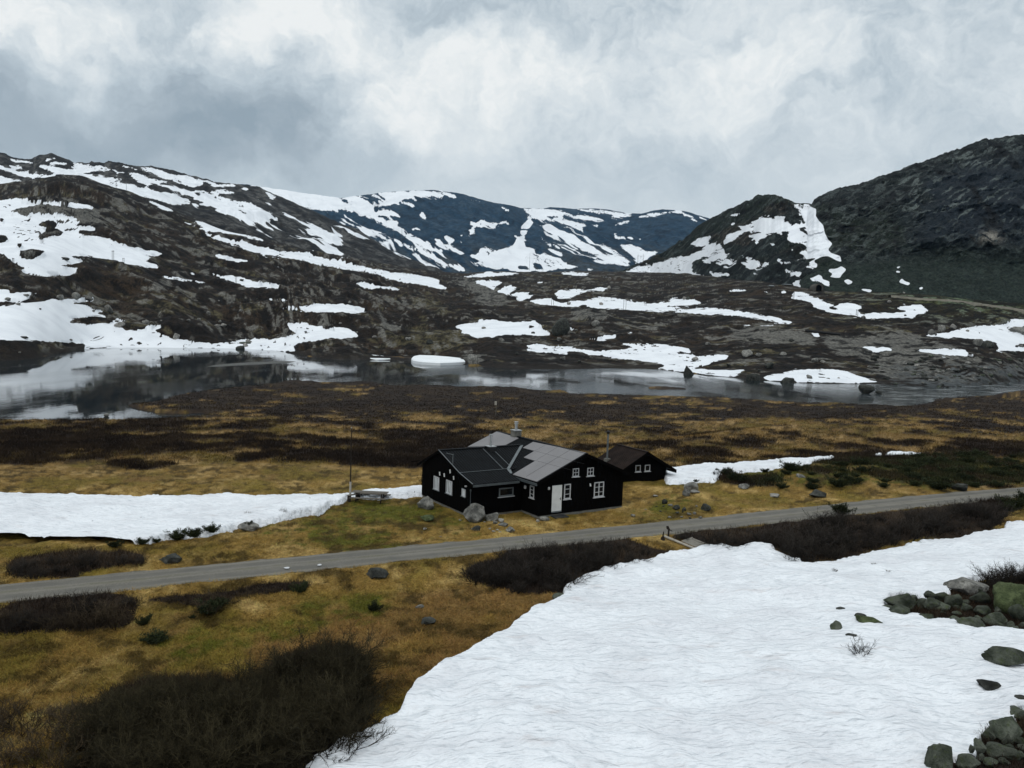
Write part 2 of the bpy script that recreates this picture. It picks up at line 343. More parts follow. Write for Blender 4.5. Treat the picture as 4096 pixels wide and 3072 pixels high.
# left back hill, far mountains
R_l2 = Raster()
for t, p in [('H', '40 215 100 240 200 290 300 285 400 300 560 280 590 240 740 215 700 235 630 260 590 265 560 285 420 290 340 265 200 250'), ('H', '590 290 700 275 800 285 850 290 850 310 740 312 640 310'),
 ('H', '105 320 250 320 285 355 240 372 150 355'), ('H', '-500 300 0 320 60 345 130 365 210 380 250 410 350 400 400 430 600 450 730 465 700 475 600 475 680 490 810 515 700 512 600 490 500 480 330 470 200 440 0 370 -500 360'),
 ('H', '-500 420 0 450 120 490 250 510 360 535 250 540 120 548 0 560 -500 560'), ('H', '480 335 560 318 700 340 690 350 740 350 840 370 900 335 940 320 920 280 960 290 1080 300 1150 310 1100 322 1240 318 1400 350 1350 355 1420 370 1500 385 1580 405 1700 415 1850 450 1870 480 2000 500 2130 530 2100 540 2000 555 2060 580 2212 600 2212 635 2050 590 1980 570 1850 565 1980 600 2010 620 1940 610 1850 570 1740 540 1640 430 1500 400 1300 392 1180 400 1080 415 1010 450 980 465 850 450 720 425 600 380'),
 ('H', '1000 460 1060 440 1150 435 1210 470 1260 460 1350 480 1420 480 1560 495 1500 530 1700 570 1730 590 1850 605 2000 660 2100 655 2190 680 2080 690 2212 720 2212 740 2000 690 1900 665 1780 640 1690 645 1690 670 1620 655 1380 610 1200 520'),
 ('H', '1490 320 1560 322 1700 355 1780 380 1740 382 1600 350'), ('H', '1750 345 1880 345 1900 360 2000 380 2080 410 2070 440 2212 465 2212 510 2050 480 1900 410 1780 360'), ('H', '1730 700 1850 705 2000 740 2100 770 2212 790 2100 790 1980 760 1800 720'), ('H', '1830 765 1920 780 2010 820 2100 850 2212 900 2130 890 2020 840'),
 ('2', '905 275 960 272 1020 285 1070 305 1130 320 1210 330 1290 355 1325 375 1310 390 1250 405 1200 395 1130 370 1080 345 1010 315 950 300'),
 ('2', '1250 335 1320 355 1420 380 1380 385 1300 360'), ('2', '1430 385 1500 383 1540 395 1480 400 1400 400 1320 395'), ('2', '1040 385 1130 400 1200 420 1260 440 1300 470 1260 470 1190 445 1110 420'),
 ('2', '1280 415 1350 430 1440 415 1530 440 1480 445 1400 455 1500 480 1560 495 1620 505 1700 545 1760 570 1830 600 1830 615 1740 630 1640 620 1560 605 1500 590 1440 575 1370 548 1430 550 1500 560 1560 575 1610 575 1550 545 1480 550 1440 530 1380 515 1320 530 1280 510 1340 500 1280 480 1240 490 1300 455 1240 425'),
 ('2', '1545 405 1600 405 1620 420 1570 420'), ('2', '1690 485 1740 500 1780 522 1740 515'), ('2', '1710 425 1760 450 1800 478 1760 480'), ('2', '1620 470 1700 480 1680 486'), ('2', '1810 565 1880 590 1920 605 1860 600'), ('2', '1840 600 1920 625 2000 645 1940 640'),
 ('2', '860 400 940 408 1000 430 1100 438 1080 447 1130 462 1220 482 1180 492 1240 507 1180 514 1080 502 1000 482 920 464 860 442'),
 ('3', '0 350 60 370 150 420 240 460 180 450 60 400 0 385'), ('3', '0 425 60 445 150 490 120 490 50 460')]:
    R_l2.fill(T(t, p))
R_l2_w = Raster(); R_l2_w.a = R_l2.a.copy(); R_l2_w.blur(6); R_l2.blur(1.5)

R_far = Raster()
FARP = [('3', '-600 150 -300 120 0 232 150 212 300 195 500 185 640 190 740 215 735 232 600 215 480 225 390 245 340 270 250 285 200 290 220 320 300 310 350 320 370 340 410 365 370 385 360 410 400 430 415 470 500 490 580 510 590 560 700 570 760 590 870 600 900 560 930 540 1000 570 1050 560 1110 540 1140 480 1170 470 1150 440 1180 400 1215 350 1245 385 1220 420 1190 470 1190 520 1190 550 1240 560 1260 590 1330 600 1420 620 1440 640 1550 685 1400 690 1320 705 1200 705 1000 690 920 675 860 650 900 640 800 590 700 540 640 520 600 520 640 560 700 610 560 560 450 500 330 430 200 360 80 320 0 310 -600 300'),
 ('3', '505 345 515 315 555 345 535 385'), ('3', '820 485 840 430 830 380 870 390 920 360 940 385 1000 390 1050 375 1120 415 1060 400 1005 405 990 430 930 415 870 420 850 460'), ('3', '760 470 795 460 780 485'), ('3', '965 510 990 510 990 520'), ('3', '1015 285 1090 305 1085 320 1040 300'),
 ('3', '1030 492 1042 492 1040 500'), ('3', '780 235 860 245 970 265 900 258'), ('3', '380 250 440 262 490 288 430 278 390 265'), ('3', '1115 460 1135 470 1130 500'), ('3', '660 480 700 475 740 500 700 530'), ('3', '590 490 640 500 690 560 650 540'), ('3', '440 430 500 420 540 430 470 440'), ('3', '570 420 640 470 600 450'), ('3', '760 505 785 515 775 525'),
 ('3', '330 490 420 520 520 570 620 620 720 660 800 700 760 705 640 650 560 610 440 560 340 520'), ('3', '150 420 240 450 330 500 260 490'),
 ('3', '1170 300 1300 300 1420 310 1500 340 1600 345 1730 375 1640 385 1550 370 1440 340 1430 370 1540 395 1600 400 1560 410 1570 450 1610 490 1550 450 1480 410 1400 385 1320 375 1260 365 1210 335'),
 ('3', '1500 305 1600 302 1680 310 1780 320 1900 332 1800 345 1700 335 1600 322'), ('3', '1720 345 1850 340 1880 350 1760 360'),
 ('3', '1620 400 1700 410 1780 400 1870 370 1860 390 1780 408 1650 415'), ('3', '1900 360 2000 330 2100 318 2200 312 2212 330 2100 330 2040 345 1980 355'), ('3', '1290 370 1390 430 1450 460 1540 530 1600 580 1650 600 1560 570 1480 500 1400 440'),
 ('3', '1290 490 1360 520 1440 560 1400 560 1300 505'), ('3', '1320 550 1400 575 1450 610 1380 595'), ('3', '1360 430 1380 450 1405 500 1380 480'), ('3', '1500 480 1560 520 1700 600 1800 650 1880 665 1800 665 1650 605 1550 555'), ('3', '1650 500 1760 560 1880 650 1830 650 1700 570'), ('3', '1420 470 1480 540 1540 570 1470 520'), ('3', '1290 460 1310 490 1295 485'),
 ('3', '1760 455 1790 480 1890 480 1890 505 1840 490 1770 500'), ('3', '1800 530 1880 530 1980 570 2070 575 2000 610 1960 640 1900 660 1900 620 1850 580 1820 560'), ('3', '1925 490 1950 495 1930 505'), ('3', '2060 370 2110 400 2145 420 2120 415'), ('3', '1700 465 1715 500 1705 490'), ('3', '1590 685 1650 692 1600 700'), ('3', '1610 630 1700 640 1720 652 1640 648'),
 ('4', '0 570 60 590 100 640 40 600 0 590'), ('4', '100 590 160 620 130 620')]
for t, p in FARP: R_far.fill(T(t, p))
for t, p in [('3', '100 345 230 400 330 460 300 455 200 410'), ('3', '0 240 50 258 0 262'), ('3', '130 235 300 228 330 235 180 248'), ('3', '220 345 330 345 410 365 400 388 300 372'), ('3', '1140 675 1200 668 1210 690 1150 690'), ('3', '1230 650 1290 655 1310 690 1260 695'), ('3', '1330 345 1400 350 1410 360 1340 356'), ('3', '820 600 900 640 1000 680 950 660 860 630'), ('3', '560 520 640 570 760 640 700 615 600 560')]: R_far.fill(T(t, p), 0)
R_far_w = Raster(); R_far_w.a = R_far.a.copy(); R_far_w.blur(5); R_far.blur(1.4)

R_r = Raster()
for t, p in [('4', '720 515 800 512 830 530 865 545 862 590 880 620 910 650 920 700 940 740 970 770 940 810 960 830 1020 850 1030 890 1000 880 940 850 900 855 850 880 870 920 800 920 820 890 870 860 740 880 735 870 800 855 740 830 810 800 780 770 700 760 670 740 690 710 680 690 620 695 530 705 540 730 500 740 480 780 465 770 470 740 415 725 450 715 490 702 530 700 480 680 400 690 380 710 350 725 340 740 280 770 250 790 265 800 270 830 300 860 340 870 360 885 420 880 400 855 440 850 470 870 550 890 556 905 500 920 440 930 380 920 340 900 290 930 270 950 310 973 200 990 165 950 160 935 250 920 200 890 180 905 130 895 120 875 150 865 190 870 150 850 100 870 60 890 60 960 160 975 140 1000 0 1000 -60 1010 -120 1010 -60 960 0 860 80 830 140 790 200 765 225 770 260 790 275 740 280 710 330 700 380 680 370 665 430 640 450 625 510 600 580 590 620 585 665 595 680 620 720 635 800 645 780 600 760 560'),
 ('4', '40 775 100 735 180 720 180 745 160 775 90 785'), ('4', '305 645 335 632 340 640 315 655'), ('4', '180 665 215 645 210 655'), ('4', '620 530 660 535 660 542 630 538'), ('4', '610 870 650 885 700 885 710 900 650 905 620 890'), ('4', '565 765 600 770 590 785 570 780'), ('4', '370 755 410 765 405 775'), ('4', '360 830 400 840 395 860 370 850'),
 ('4', '660 930 720 950 780 973 700 973'), ('4', '945 935 1000 930 1030 915 1055 935 1030 973 980 973 950 950'), ('4', '300 580 370 570 380 580 320 590'), ('4', '520 515 560 518 550 525'), ('4', '700 800 720 810 705 820'), ('4', '525 775 540 780 530 785'),
 ('6', '1810 65 1880 40 2000 15 2100 -20 2212 -50 2212 60 2100 70 2000 70 1900 66'),
 ('8', '510 260 560 245 640 205 740 195 790 190 870 150 910 175 920 210 1010 240 1000 260 1020 310 940 285 900 250 840 240 790 235 750 200 650 215 620 240 640 300 640 320 540 290'), ('8', '430 120 450 80 520 110 600 140 660 160 650 200 590 190 560 160 500 130'), ('8', '700 45 740 10 850 10 850 60 820 70 770 50'),
 ('8', '990 90 1040 80 1080 100 1140 95 1150 55 1210 75 1210 105 1160 150 1140 195 1060 190 990 180 1040 160 1040 130 1000 120'), ('8', '1180 225 1240 210 1300 240 1290 265 1240 280 1200 250'), ('8', '1380 330 1440 330 1550 345 1520 380 1440 360'), ('8', '1645 330 1700 300 1690 325'), ('8', '1880 245 1920 200 1960 235 2030 260 2000 290 1920 265'), ('8', '2000 300 2050 295 2010 315'), ('8', '2130 320 2180 305 2190 330 2150 345'), ('8', '720 325 790 318 780 335'), ('8', '15 130 60 118 100 150 60 160'), ('8', '1850 60 1900 40 1910 60 1860 80'), ('8', '1820 110 1880 105 1920 125 1860 130')]:
    R_r.fill(T(t, p))
for t, p in [('4', '755 665 790 680 820 710 800 712 775 690'), ('4', '430 655 460 655 450 668 435 665'), ('4', '530 650 550 648 548 660'), ('7', '160 40 200 25 290 35 290 65 200 65'), ('7', '340 15 380 10 420 40 380 70 350 75')]: R_r.fill(T(t, p), 0)
R_r_w = Raster(); R_r_w.a = R_r.a.copy(); R_r_w.blur(6); R_r.blur(1.4)

R_streak = Raster()
for t, p in [('2', '1200 460 1500 500 1850 560 2212 680 2212 880 1950 800 1700 690 1450 600 1250 540'), ('3', '0 300 250 420 520 560 800 680 800 715 640 690 300 570 0 430'), ('3', '0 310 330 420 700 600 920 668 820 705 500 590 200 440 0 350'), ('3', '200 180 600 170 760 220 640 250 380 250 100 300 -200 260 -200 200'), ('3', '1280 370 1500 400 1700 480 1900 665 1640 655 1500 600 1330 500')]: R_streak.fill(T(t, p))
R_streak.blur(8)

# near snow sheets
S1 = [(-700, 1980)] + T('9', '0 620 160 622 300 630 480 628 600 635 680 640 820 640 960 645 1100 645 1250 635 1320 640 1400 635 1470 630 1560 640 1700 640 1800 635 1900 628 2000 626') + T('A', '0 1120 60 1105 200 1118 370 1115 470 1105 600 1090 760 1075 960 1050 1100 1040 1300 1020 1455 1012 1600 1005 1600 1090 1455 1112 1200 1125 1000 1155 700 1150 520 1120 440 1135 400 1180 340 1215 220 1235 160 1305 100 1325 0 1345') + T('9', '1960 750 1800 790 1680 815 1540 830 1440 850 1250 895 1080 905 1000 920 860 935 700 950 600 942 480 930 300 938 130 948 0 955') + [(-700, 2210)]
S2 = [(2560, 1878), (2632, 1886)] + T('B', '110 270 180 262 280 255 400 250 560 238 720 225 880 215 960 208 1085 202 1060 212 980 225 900 240 820 250 720 265 640 280 560 285 480 290 400 300 350 310 370 325 340 345 280 345 200 350 110 360 60 356') + [(2668, 1934), (2652, 1906), (2560, 1896)]
S2B = T('B', '1295 188 1340 180 1370 190 1400 172 1480 171 1600 178 1592 187 1450 188 1380 194 1320 194')
S3 = [(1200, 3400)] + T('D', '30 1100 90 1067 60 1060 130 1030 180 985 220 945 330 915 360 890 440 850 460 820 545 800 570 750 590 700 620 650 645 595 700 570 760 530 870 470 960 420 1070 360 1160 310 1180 270 1240 235 1330 185 1400 150 1470 130 1450 95 1480 70 1530 35 1600 10') + T('C', '1420 485 1500 460 1600 430 1700 405 1790 385 1930 355 2040 335 2130 310 2212 300') + T('B', '280 752 350 755 430 760 500 765 520 740 580 730 660 738 715 755 690 780 780 800 850 825 890 855 960 845 1080 838 1140 830 1220 800 1300 780 1400 760 1470 755 1480 740 1600 725 1720 715 1820 700 1890 675 1960 660 2040 645 2110 636 2090 610 2212 598') + [(4700, 2060), (4900, 3400)]
HOLE3 = [T('E', '2212 400 2000 440 1800 460 1650 490 1480 540 1330 605 1440 660 1330 640 1260 690 1060 690 980 640 860 630 720 670 690 720 650 815 780 830 740 890 860 915 1030 910 1100 945 1250 945 1400 965 1500 1000 1540 1040 1650 1055 1900 1070 2000 1065 2140 1090 2212 1095 3200 1120 3200 330'),
         T('F', '560 1436 640 1330 1080 1340 1250 1370 1370 1300 1340 1190 1340 1040 1480 930 1530 800 1600 765 1720 790 1860 660 2140 600 1950 520 2100 450 2300 440 3200 440 3200 2300 560 2300')]
R_s3 = Raster().fill(S3)
for p in HOLE3: R_s3.fill(p, 0)
R_s3.blur(3)
R_s12 = Raster().fill(S1).fill(S2).fill(S2B).fill(T('6', '1940 1180 1960 1172')) .blur(2.5)

# plant cover of the near ground
R_heath = Raster(.5)
R_heath.fill([(-900, 1690), (503, 1690), (503, 1618), (636, 1600), (865, 1553), (1173, 1516), (1366, 1522), (1800, 1535), (2280, 1565), (2700, 1585), (3240, 1620), (4900, 1600), (4900, 1675), (3240, 1655), (2700, 1645), (2300, 1650), (1900, 1690), (1366, 1690), (900, 1690), (700, 1760), (500, 1890), (-900, 1900)], .60)
R_heath.fill([(-900, 2010), (1650, 2010), (1500, 2050), (1000, 2150), (0, 2205), (-900, 2210)], .12)
R_heath.fill([(490, 1640), (503, 1605), (636, 1590), (865, 1545), (1173, 1508), (1366, 1514), (1800, 1528), (2280, 1558), (2700, 1578), (3240, 1612), (4900, 1590), (4900, 1700), (3900, 1668), (3240, 1672), (2700, 1662), (2300, 1655), (1900, 1640), (1366, 1648), (900, 1652), (600, 1640)], .70)
R_heath.fill([(900, 1680), (1400, 1640), (2400, 1640), (2400, 1800), (1650, 1880), (1000, 1880), (700, 1800)], .57)
R_heath.fill([(-900, 1895), (400, 1890), (700, 1880), (1200, 1850), (1700, 1880), (1700, 2010), (-900, 2010)], .10)
R_heath.fill([(2500, 1650), (3300, 1690), (4900, 1690), (4900, 1800), (3350, 1830), (2700, 1890), (2400, 1850)], .50)
R_heath.fill([(2864, 1890), (2960, 1880), (3350, 1833), (3700, 1815), (4900, 1760), (4900, 1930), (3900, 1960), (3500, 1970), (3300, 1960), (3000, 1945), (2850, 1930)], .50)
R_heath.fill([(-900, 2210), (0, 2200), (600, 2190), (1200, 2100), (1500, 1990), (2864, 1930), (3000, 1950), (4900, 1960), (4900, 3400), (-900, 3400)], .06)
THICK = {'pond': T('C', '735 430 790 380 980 340 1000 300 1260 250 1400 245 1560 235 1720 235 1900 290 2060 320 1900 350 1700 400 1500 455 1410 485 1350 570 1200 565 1050 560 950 530 800 500'),
         'right': T('B', '60 680 170 640 400 640 620 620 760 580 860 555 1000 530 1100 520 1250 540 1500 510 1750 480 1900 440 2080 420 2130 500 2100 570 1990 640 1700 650 1500 690 1300 740 1050 810 880 830 780 790 700 740 560 720 450 755 300 745 150 710'),
         'corner': T('G', '600 640 800 580 1000 560 1250 570 1400 600 1480 480 1560 440 1700 400 1830 370 1960 390 2010 480 2030 600 2000 750 1960 900 1850 1000 1700 1080 1500 1150 300 1150 500 900'),
         'softleft': T('G', '-300 680 150 670 350 700 600 720 640 760 560 900 450 1100 -300 1150'),
         'verge': T('G', '-300 220 0 190 130 130 300 110 640 100 760 130 740 250 680 290 400 300 0 335 -300 340'),
         'verge2': T('G', '740 140 900 110 1150 90 1400 50 1700 30 1740 70 1600 100 1300 130 1260 180 1150 205 1000 170 900 160'),
         'far verge': T('9', '40 1080 100 1030 300 1000 560 985 800 980 950 1000 940 1060 760 1090 560 1120 500 1150 300 1155 90 1150')}
for k in ('pond', 'right', 'corner', 'verge', 'far verge'): R_heath.fill(THICK[k], .95)
R_heath.fill(THICK['verge2'], .72); R_heath.fill(THICK['softleft'], .45)
R_heath.fill(T('B', '880 830 1050 800 1300 735 1500 690 1700 650 2000 640 1900 675 1820 700 1600 725 1400 760 1200 805 960 845'), .5)
for p in HOLE3: R_heath.fill(p, .75)
R_heath.blur(5)
R_green = Raster(.12)
R_green.fill([(1270, 2040), (1400, 1995), (1690, 1990), (1870, 2080), (2160, 2100), (2500, 2070), (2640, 1945), (2800, 1950), (2740, 2040), (2500, 2105), (1900, 2170), (1366, 2210), (900, 2190), (1000, 2130)], .62)
R_green.fill([(600, 1600), (865, 1540), (1173, 1505), (1366, 1512), (1900, 1530), (1900, 1560), (1173, 1560), (700, 1620)], .45)
R_green.fill([(560, 2560), (900, 2480), (1100, 2380), (1400, 2350), (1560, 2380), (1500, 2500), (1000, 2600), (700, 2680)], .5)
R_green.fill([(1400, 2390), (1600, 2390), (1570, 2440), (1420, 2440)], .9)
R_green.fill([(2864, 1890), (2960, 1880), (3350, 1833), (3700, 1815), (4900, 1760), (4900, 1930), (3900, 1960), (3000, 1960)], .7)
R_green.blur(14)
R_rust = Raster(.2)
R_rust.fill([(1000, 2620), (1500, 2400), (2100, 2330), (2240, 2400), (1900, 2620), (1600, 2800), (1300, 3000), (1100, 3000)], .85)
R_rust.fill([(700, 2270), (1300, 2190), (2000, 2120), (1700, 2160), (900, 2280)], .6)
R_rust.blur(14)
# ------------------------------------------------------------------ near ground: height of every point
RD = np.array([math.cos(.448), math.sin(.448)]); RN = np.array([-RD[1], RD[0]]); RP = np.array([-8.55, 40.2])
HUT = dict(th=.577, X=2.009, Y=51.015, Z=-12.58)
ROAD_Z = -12.5

def road_st(x, y):
    return (x - RP[0]) * RN[0] + (y - RP[1]) * RN[1], (x - RP[0]) * RD[0] + (y - RP[1]) * RD[1]

def base_z(x, y):
    s, t = road_st(x, y)
    w = sst(t, -14, 10)
    zl = np.interp(s, [-60, -30, -16, -6, -3, -1.7, 1.7, 3.2, 7, 300], [-10.3, -12.05, -12.65, -12.9, -12.75, ROAD_Z, ROAD_Z, -12.57, -12.65, -12.65])
    zr = np.interp(s, [-60, -28, -14, -7, -4.5, -1.7, 1.7, 3.2, 7, 300], [-7.7, -10.8, -12.1, -13.0, -12.95, ROAD_Z, ROAD_Z, -12.57, -12.6, -12.6])
    z = zl * (1 - w) + zr * w
    se = 8.0 + (t + 15.7) * .355 + 4 * sst(t, 14, 30)
    far = -13.5 - 1.0 * sst(s, 20, 110)
    k = sst(s, se - 1.0, se + 4.5)
    z = np.where(s > 2, z * (1 - k) + far * k, z)
    z = z + .9 * np.exp(-(((t - 45) / 14) ** 2 + ((s - 10) / 7) ** 2))          # low rise on the right
    return z, s, t

def Gz(x, y):
    x = np.asarray(x, float); y = np.asarray(y, float)
    z, s, t = base_z(x, y)
    off = sst(np.abs(s), 1.7, 3.0)
    # the hut stands on level ground
    c, sn = math.cos(HUT['th']), math.sin(HUT['th'])
    a = (x - HUT['X']) * c + (y - HUT['Y']) * sn; b = -(x - HUT['X']) * sn + (y - HUT['Y']) * c
    dd = np.maximum(np.maximum(-5.2 - a, a - 8.2), np.maximum(-1.2 - b, b - 12.5))
    flat = 1 - sst(dd, 0, 3)
    n = (fbm(x / 5, y / 5, 3, 3) - .5) * .5 + (fbm(x / 1.1, y / 1.1, 9, 3) - .5) * .16
    far = sst(s, 20, 60)
    n = n * (1 - .6 * far)
    z = z + n * off * (1 - .8 * flat)
    z = z * (1 - flat) + (HUT['Z'] - .05 + (fbm(x / 1.1, y / 1.1, 9, 3) - .5) * .1) * flat
    u, v = project(np.stack([x, y, np.full(x.shape, LAKE)], -1))
    lk = R_lake.get(u, v)
    lk = np.where(y < 80, 0, lk)
    lk = np.clip(lk + (fbm(x / 3, y / 3, 5, 3) - .5) * .25 * (lk > .02) * (lk < .98), 0, 1)
    z = np.where(lk > 0, z * (1 - lk) + (-16.6) * lk, z)
    return z

def at_ground(u, v, lift=0.0):
    """where the sight line through photo point (u, v) meets the near ground"""
    u = np.atleast_1d(np.asarray(u, float)); v = np.atleast_1d(np.asarray(v, float))
    if np.all(v - horizon(u) > 330):
        p = at_z(u, v, -12.6 + lift)
        for _ in range(7):
            zg = Gz(p[:, 0], p[:, 1]) + lift
            p = at_z(u, v, .35 * p[:, 2] + .65 * zg)
        p[:, 2] = Gz(p[:, 0], p[:, 1]) + lift
        return p
    r = rays(u, v); r = r / r[:, 1:2]
    lo = np.full(len(u), 9.0); hi = np.full(len(u), 9.0); found = np.zeros(len(u), bool)
    d = 9.0
    while d < 420:
        d2 = d * 1.03
        p = r * d2
        below = (p[:, 2] < Gz(p[:, 0], p[:, 1])) & ~found
        lo[below] = d; hi[below] = d2; found |= below
        d = d2
    lo[~found] = 300; hi[~found] = 300
    for _ in range(12):
        m = (lo + hi) / 2; p = r * m[:, None]
        b = p[:, 2] < Gz(p[:, 0], p[:, 1])
        hi = np.where(b, m, hi); lo = np.where(b, lo, m)
    p = r * ((lo + hi) / 2)[:, None]
    p[:, 2] = Gz(p[:, 0], p[:, 1]) + lift
    return p

C_OCHRE = np.array([.186, .117, .030]); C_STRAW = np.array([.33, .226, .080]); C_HEATH = np.array([.0165, .0112, .0080]); C_OLIVE = np.array([.118, .093, .015])
C_GREEN = np.array([.078, .076, .010]); C_RUST = np.array([.145, .080, .027]); C_DKGRN = np.array([.027, .031, .012]); C_MUD = np.array([.03, .02, .013])

def lerp3(a, b, t): return a * (1 - t[..., None]) + b * t[..., None]

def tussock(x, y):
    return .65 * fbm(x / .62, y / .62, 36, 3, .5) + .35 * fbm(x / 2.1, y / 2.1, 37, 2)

def cover(x, y, z):
    """what grows at a point of the near ground: heath amount and colour"""
    u, v = project(np.stack([x, y, z], -1))
    H = R_heath.get(u, v); G = R_green.get(u, v); R = R_rust.get(u, v)
    d = np.hypot(x, y)
    sc_ = np.clip(d / 60, .5, 2.2)
    n = .45 * fbm(x / 5.5, y / 5.5, 21, 4) + .30 * fbm(x / 17, y / 17, 22, 3) + .25 * fbm(x / 1.8, y / 1.8, 23, 3)
    heath = sst(n + (H - .5) * .62, .475, .545)
    m1 = fbm(x / 1.7, y / 1.7, 31, 4); m2 = fbm(x / 4.3, y / 4.3, 32, 3); m3 = fbm(x / .45, y / .45, 33, 3)
    c = lerp3(np.broadcast_to(C_OCHRE, x.shape + (3,)), C_STRAW, sst(m1 * .6 + m3 * .4, .46, .68))
    c = lerp3(c, C_OLIVE, sst(m2, .42, .66) * .7)
    c = lerp3(c, C_RUST, sst(.5 * m1 + .5 * m2 + (R - .5) * .5, .40, .62) * .75)
    c = lerp3(c, C_GREEN, sst(m2 * .5 + m3 * .5 + (G - .5) * .7, .46, .66))
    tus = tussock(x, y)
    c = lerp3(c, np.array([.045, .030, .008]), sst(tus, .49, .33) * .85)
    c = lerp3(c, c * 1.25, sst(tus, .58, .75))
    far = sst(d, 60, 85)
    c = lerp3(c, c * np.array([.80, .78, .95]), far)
    hc = lerp3(np.broadcast_to(C_HEATH, x.shape + (3,)), C_DKGRN, sst(G + (m2 - .5) * .6, .42, .62))
    hc = lerp3(hc, np.array([.034, .023, .014]), sst(m2 * .6 + m1 * .4, .46, .62) * .8)
    c = lerp3(c, hc, heath)
    return c, heath, u, v

M_ground = terrain_mat('ground_mat', 9.0, amp=.55, edge=.2, bump=.8, bdist=.08)

def build_ground():
    du = 6
    us = np.arange(-620, 4720, du)
    k = 13.0 * F
    dv = np.concatenate([np.arange(5200, 1900, -40), np.arange(1900, 62, -5.0)])
    U = np.broadcast_to(us, (len(dv), len(us))); V = horizon(us)[None, :] + dv[:, None]
    P = at_z(U, V, -13.0)
    far = [700, 900, 1300, 2000, 3500, 6000, 9000]
    rr = rays(us, horizon(us)); rr = rr / rr[:, 1:2]
    Pf = np.stack([rr * f for f in far], 0)
    P = np.concatenate([P, Pf], 0)
    x, y = P[..., 0], P[..., 1]
    z = Gz(x, y)
    z = np.where(y > 330, np.minimum(z, -17.0) - (y > 640) * 4.0, z)
    P[..., 2] = z
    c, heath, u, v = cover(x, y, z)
    # heath stands above the grass
    s, t = road_st(x, y)
    near = sst(y, 75, 45) * (1 - heath) * sst(np.abs(s), 1.7, 2.4)
    P[..., 2] += (tussock(x, y) - .5) * .30 * near
    P[..., 2] += heath * (.14 * sst(y, 60, 75) - .10 * sst(y, 95, 120)) * (z > LAKE - .1)
    globals().update(G_P=P, G_H=heath, G_C=c, G_U=u, G_V=v)
    mud = (z < LAKE + .15)
    c[mud] = C_MUD
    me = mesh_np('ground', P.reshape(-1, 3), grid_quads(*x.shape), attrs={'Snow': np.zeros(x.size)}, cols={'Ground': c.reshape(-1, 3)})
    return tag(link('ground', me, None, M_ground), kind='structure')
build_ground()

# ------------------------------------------------------------------ hills, as slopes standing at their own distances
def pl(txt, tile='P'):
    p = T(tile, txt); return [q[0] for q in p], [q[1] for q in p]

def gsm(a, n):
    k = np.exp(-.5 * (np.arange(-3 * n, 3 * n + 1) / n) ** 2); k /= k.sum()
    return np.convolve(np.pad(a, 3 * n, mode='edge'), k, 'valid')

def layer(us, vb, vt, Db, Dt, nrow, curve=1.0, low=.12, back=((.03, .02), (.1, .09), (.3, .3))):
    s = np.concatenate([np.linspace(-low, 0, 6)[:-1], np.linspace(0, 1, nrow)])
    V = vb[None] + (vt - vb)[None] * s[:, None]
    sd = np.sign(s) * np.abs(s) ** curve
    iD = 1 / Db[None] + (1 / Dt - 1 / Db)[None] * sd[:, None]
    D = 1 / iD
    P = at_d(np.broadcast_to(us, V.shape), V, D)
    top = P[-1]
    ex = [np.stack([top[:, 0] * (1 + k), top[:, 1] * (1 + k), top[:, 2] * (1 - dz) - 30 * k], -1) for k, dz in back]
    return np.concatenate([P, np.array(ex)], 0), np.concatenate([s, np.full(len(back), 1.0)])

def slope_of(P):
    gu = np.gradient(P, axis=1); gv = np.gradient(P, axis=0)
    n = np.cross(gu, gv); n /= np.linalg.norm(n, axis=-1, keepdims=True) + 1e-9
    return np.abs(n[..., 2]), n

def finish(name, P, snow, c, mat, keep=None):
    V, Q, sn, cc = compact(P.reshape(-1, 3), grid_quads(*P.shape[:2], keep=keep), snow.ravel(), c.reshape(-1, 3))
    o = link(name, mesh_np(name, V, Q, attrs={'Snow': sn}, cols={'Ground': cc}), None, mat)
    return tag(o, kind='structure')

STEP = 3
def ragged(u, v, fine, wide, al, ac, L1, L2, amp, seed):
    """snow amount with an edge broken by ledges and stones"""
    m = fine.get(u, v); w = wide.get(u, v)
    band = sst(w, .015, .25) * (1 - sst(w, .80, .985))
    n = fbm(al / L1, ac / L2, seed, 5, .66)
    n2 = fbm(al / (L1 * .22), ac / (L2 * .4), seed + 7, 3, .6); big = sst(fbm(al / (L1 * 3), ac / (L2 * 5), seed + 9, 2), .42, .62)
    m = m + (n - .5) * amp * band + (n2 - .5) * amp * .7 * band
    return np.clip(m - .75 * sst(n2, .66, .70) * big * (m > .3), -.2, 1.2)

# --- moor and left hillside
K = .5
us = np.arange(-760, 4800, STEP).astype(float)
far_u, far_v = zip(*([(-900, 1430), (-100, 1443)] + T('5', '0 640 150 632 300 615 355 590 430 575 540 560 650 551 1000 551 1500 556 1900 576 1935 592 2000 622 2100 626 2212 630') +
  T('6', '100 631 320 634 450 636 640 640 800 645 850 682 1000 684 1200 692 1500 692 1800 682 2000 690 2212 702') + T('7', '60 735 200 740 340 742 480 762 560 772 720 782 870 785 1000 788 1290 785 1400 798 1600 806 1760 812 1900 800 2050 785 2212 770 2400 755 2700 740')))
vb = gsm(np.interp(us, far_u, far_v), 4)
tu, tv = pl('-900 760 -200 745 0 742 60 733 130 727 200 712 260 705 330 709 380 728 430 745 470 757 530 772 620 812 760 872 900 920 1050 955 1250 998 1400 1030 1600 1062 1750 1086 1860 1092 1950 1086 2060 1086 2200 1088 2350 1084 2500 1086 2700 1092 2760 1096 2900 1112 3050 1128 3150 1140 3250 1160 3400 1166 3600 1172 3750 1182 4096 1212 4900 1260')
vt = np.interp(us, tu, tv)
Db = np.array([at_z(a, b, LAKE)[1] for a, b in zip(us, vb)])
Db = 1 / gsm(1 / Db, 18)
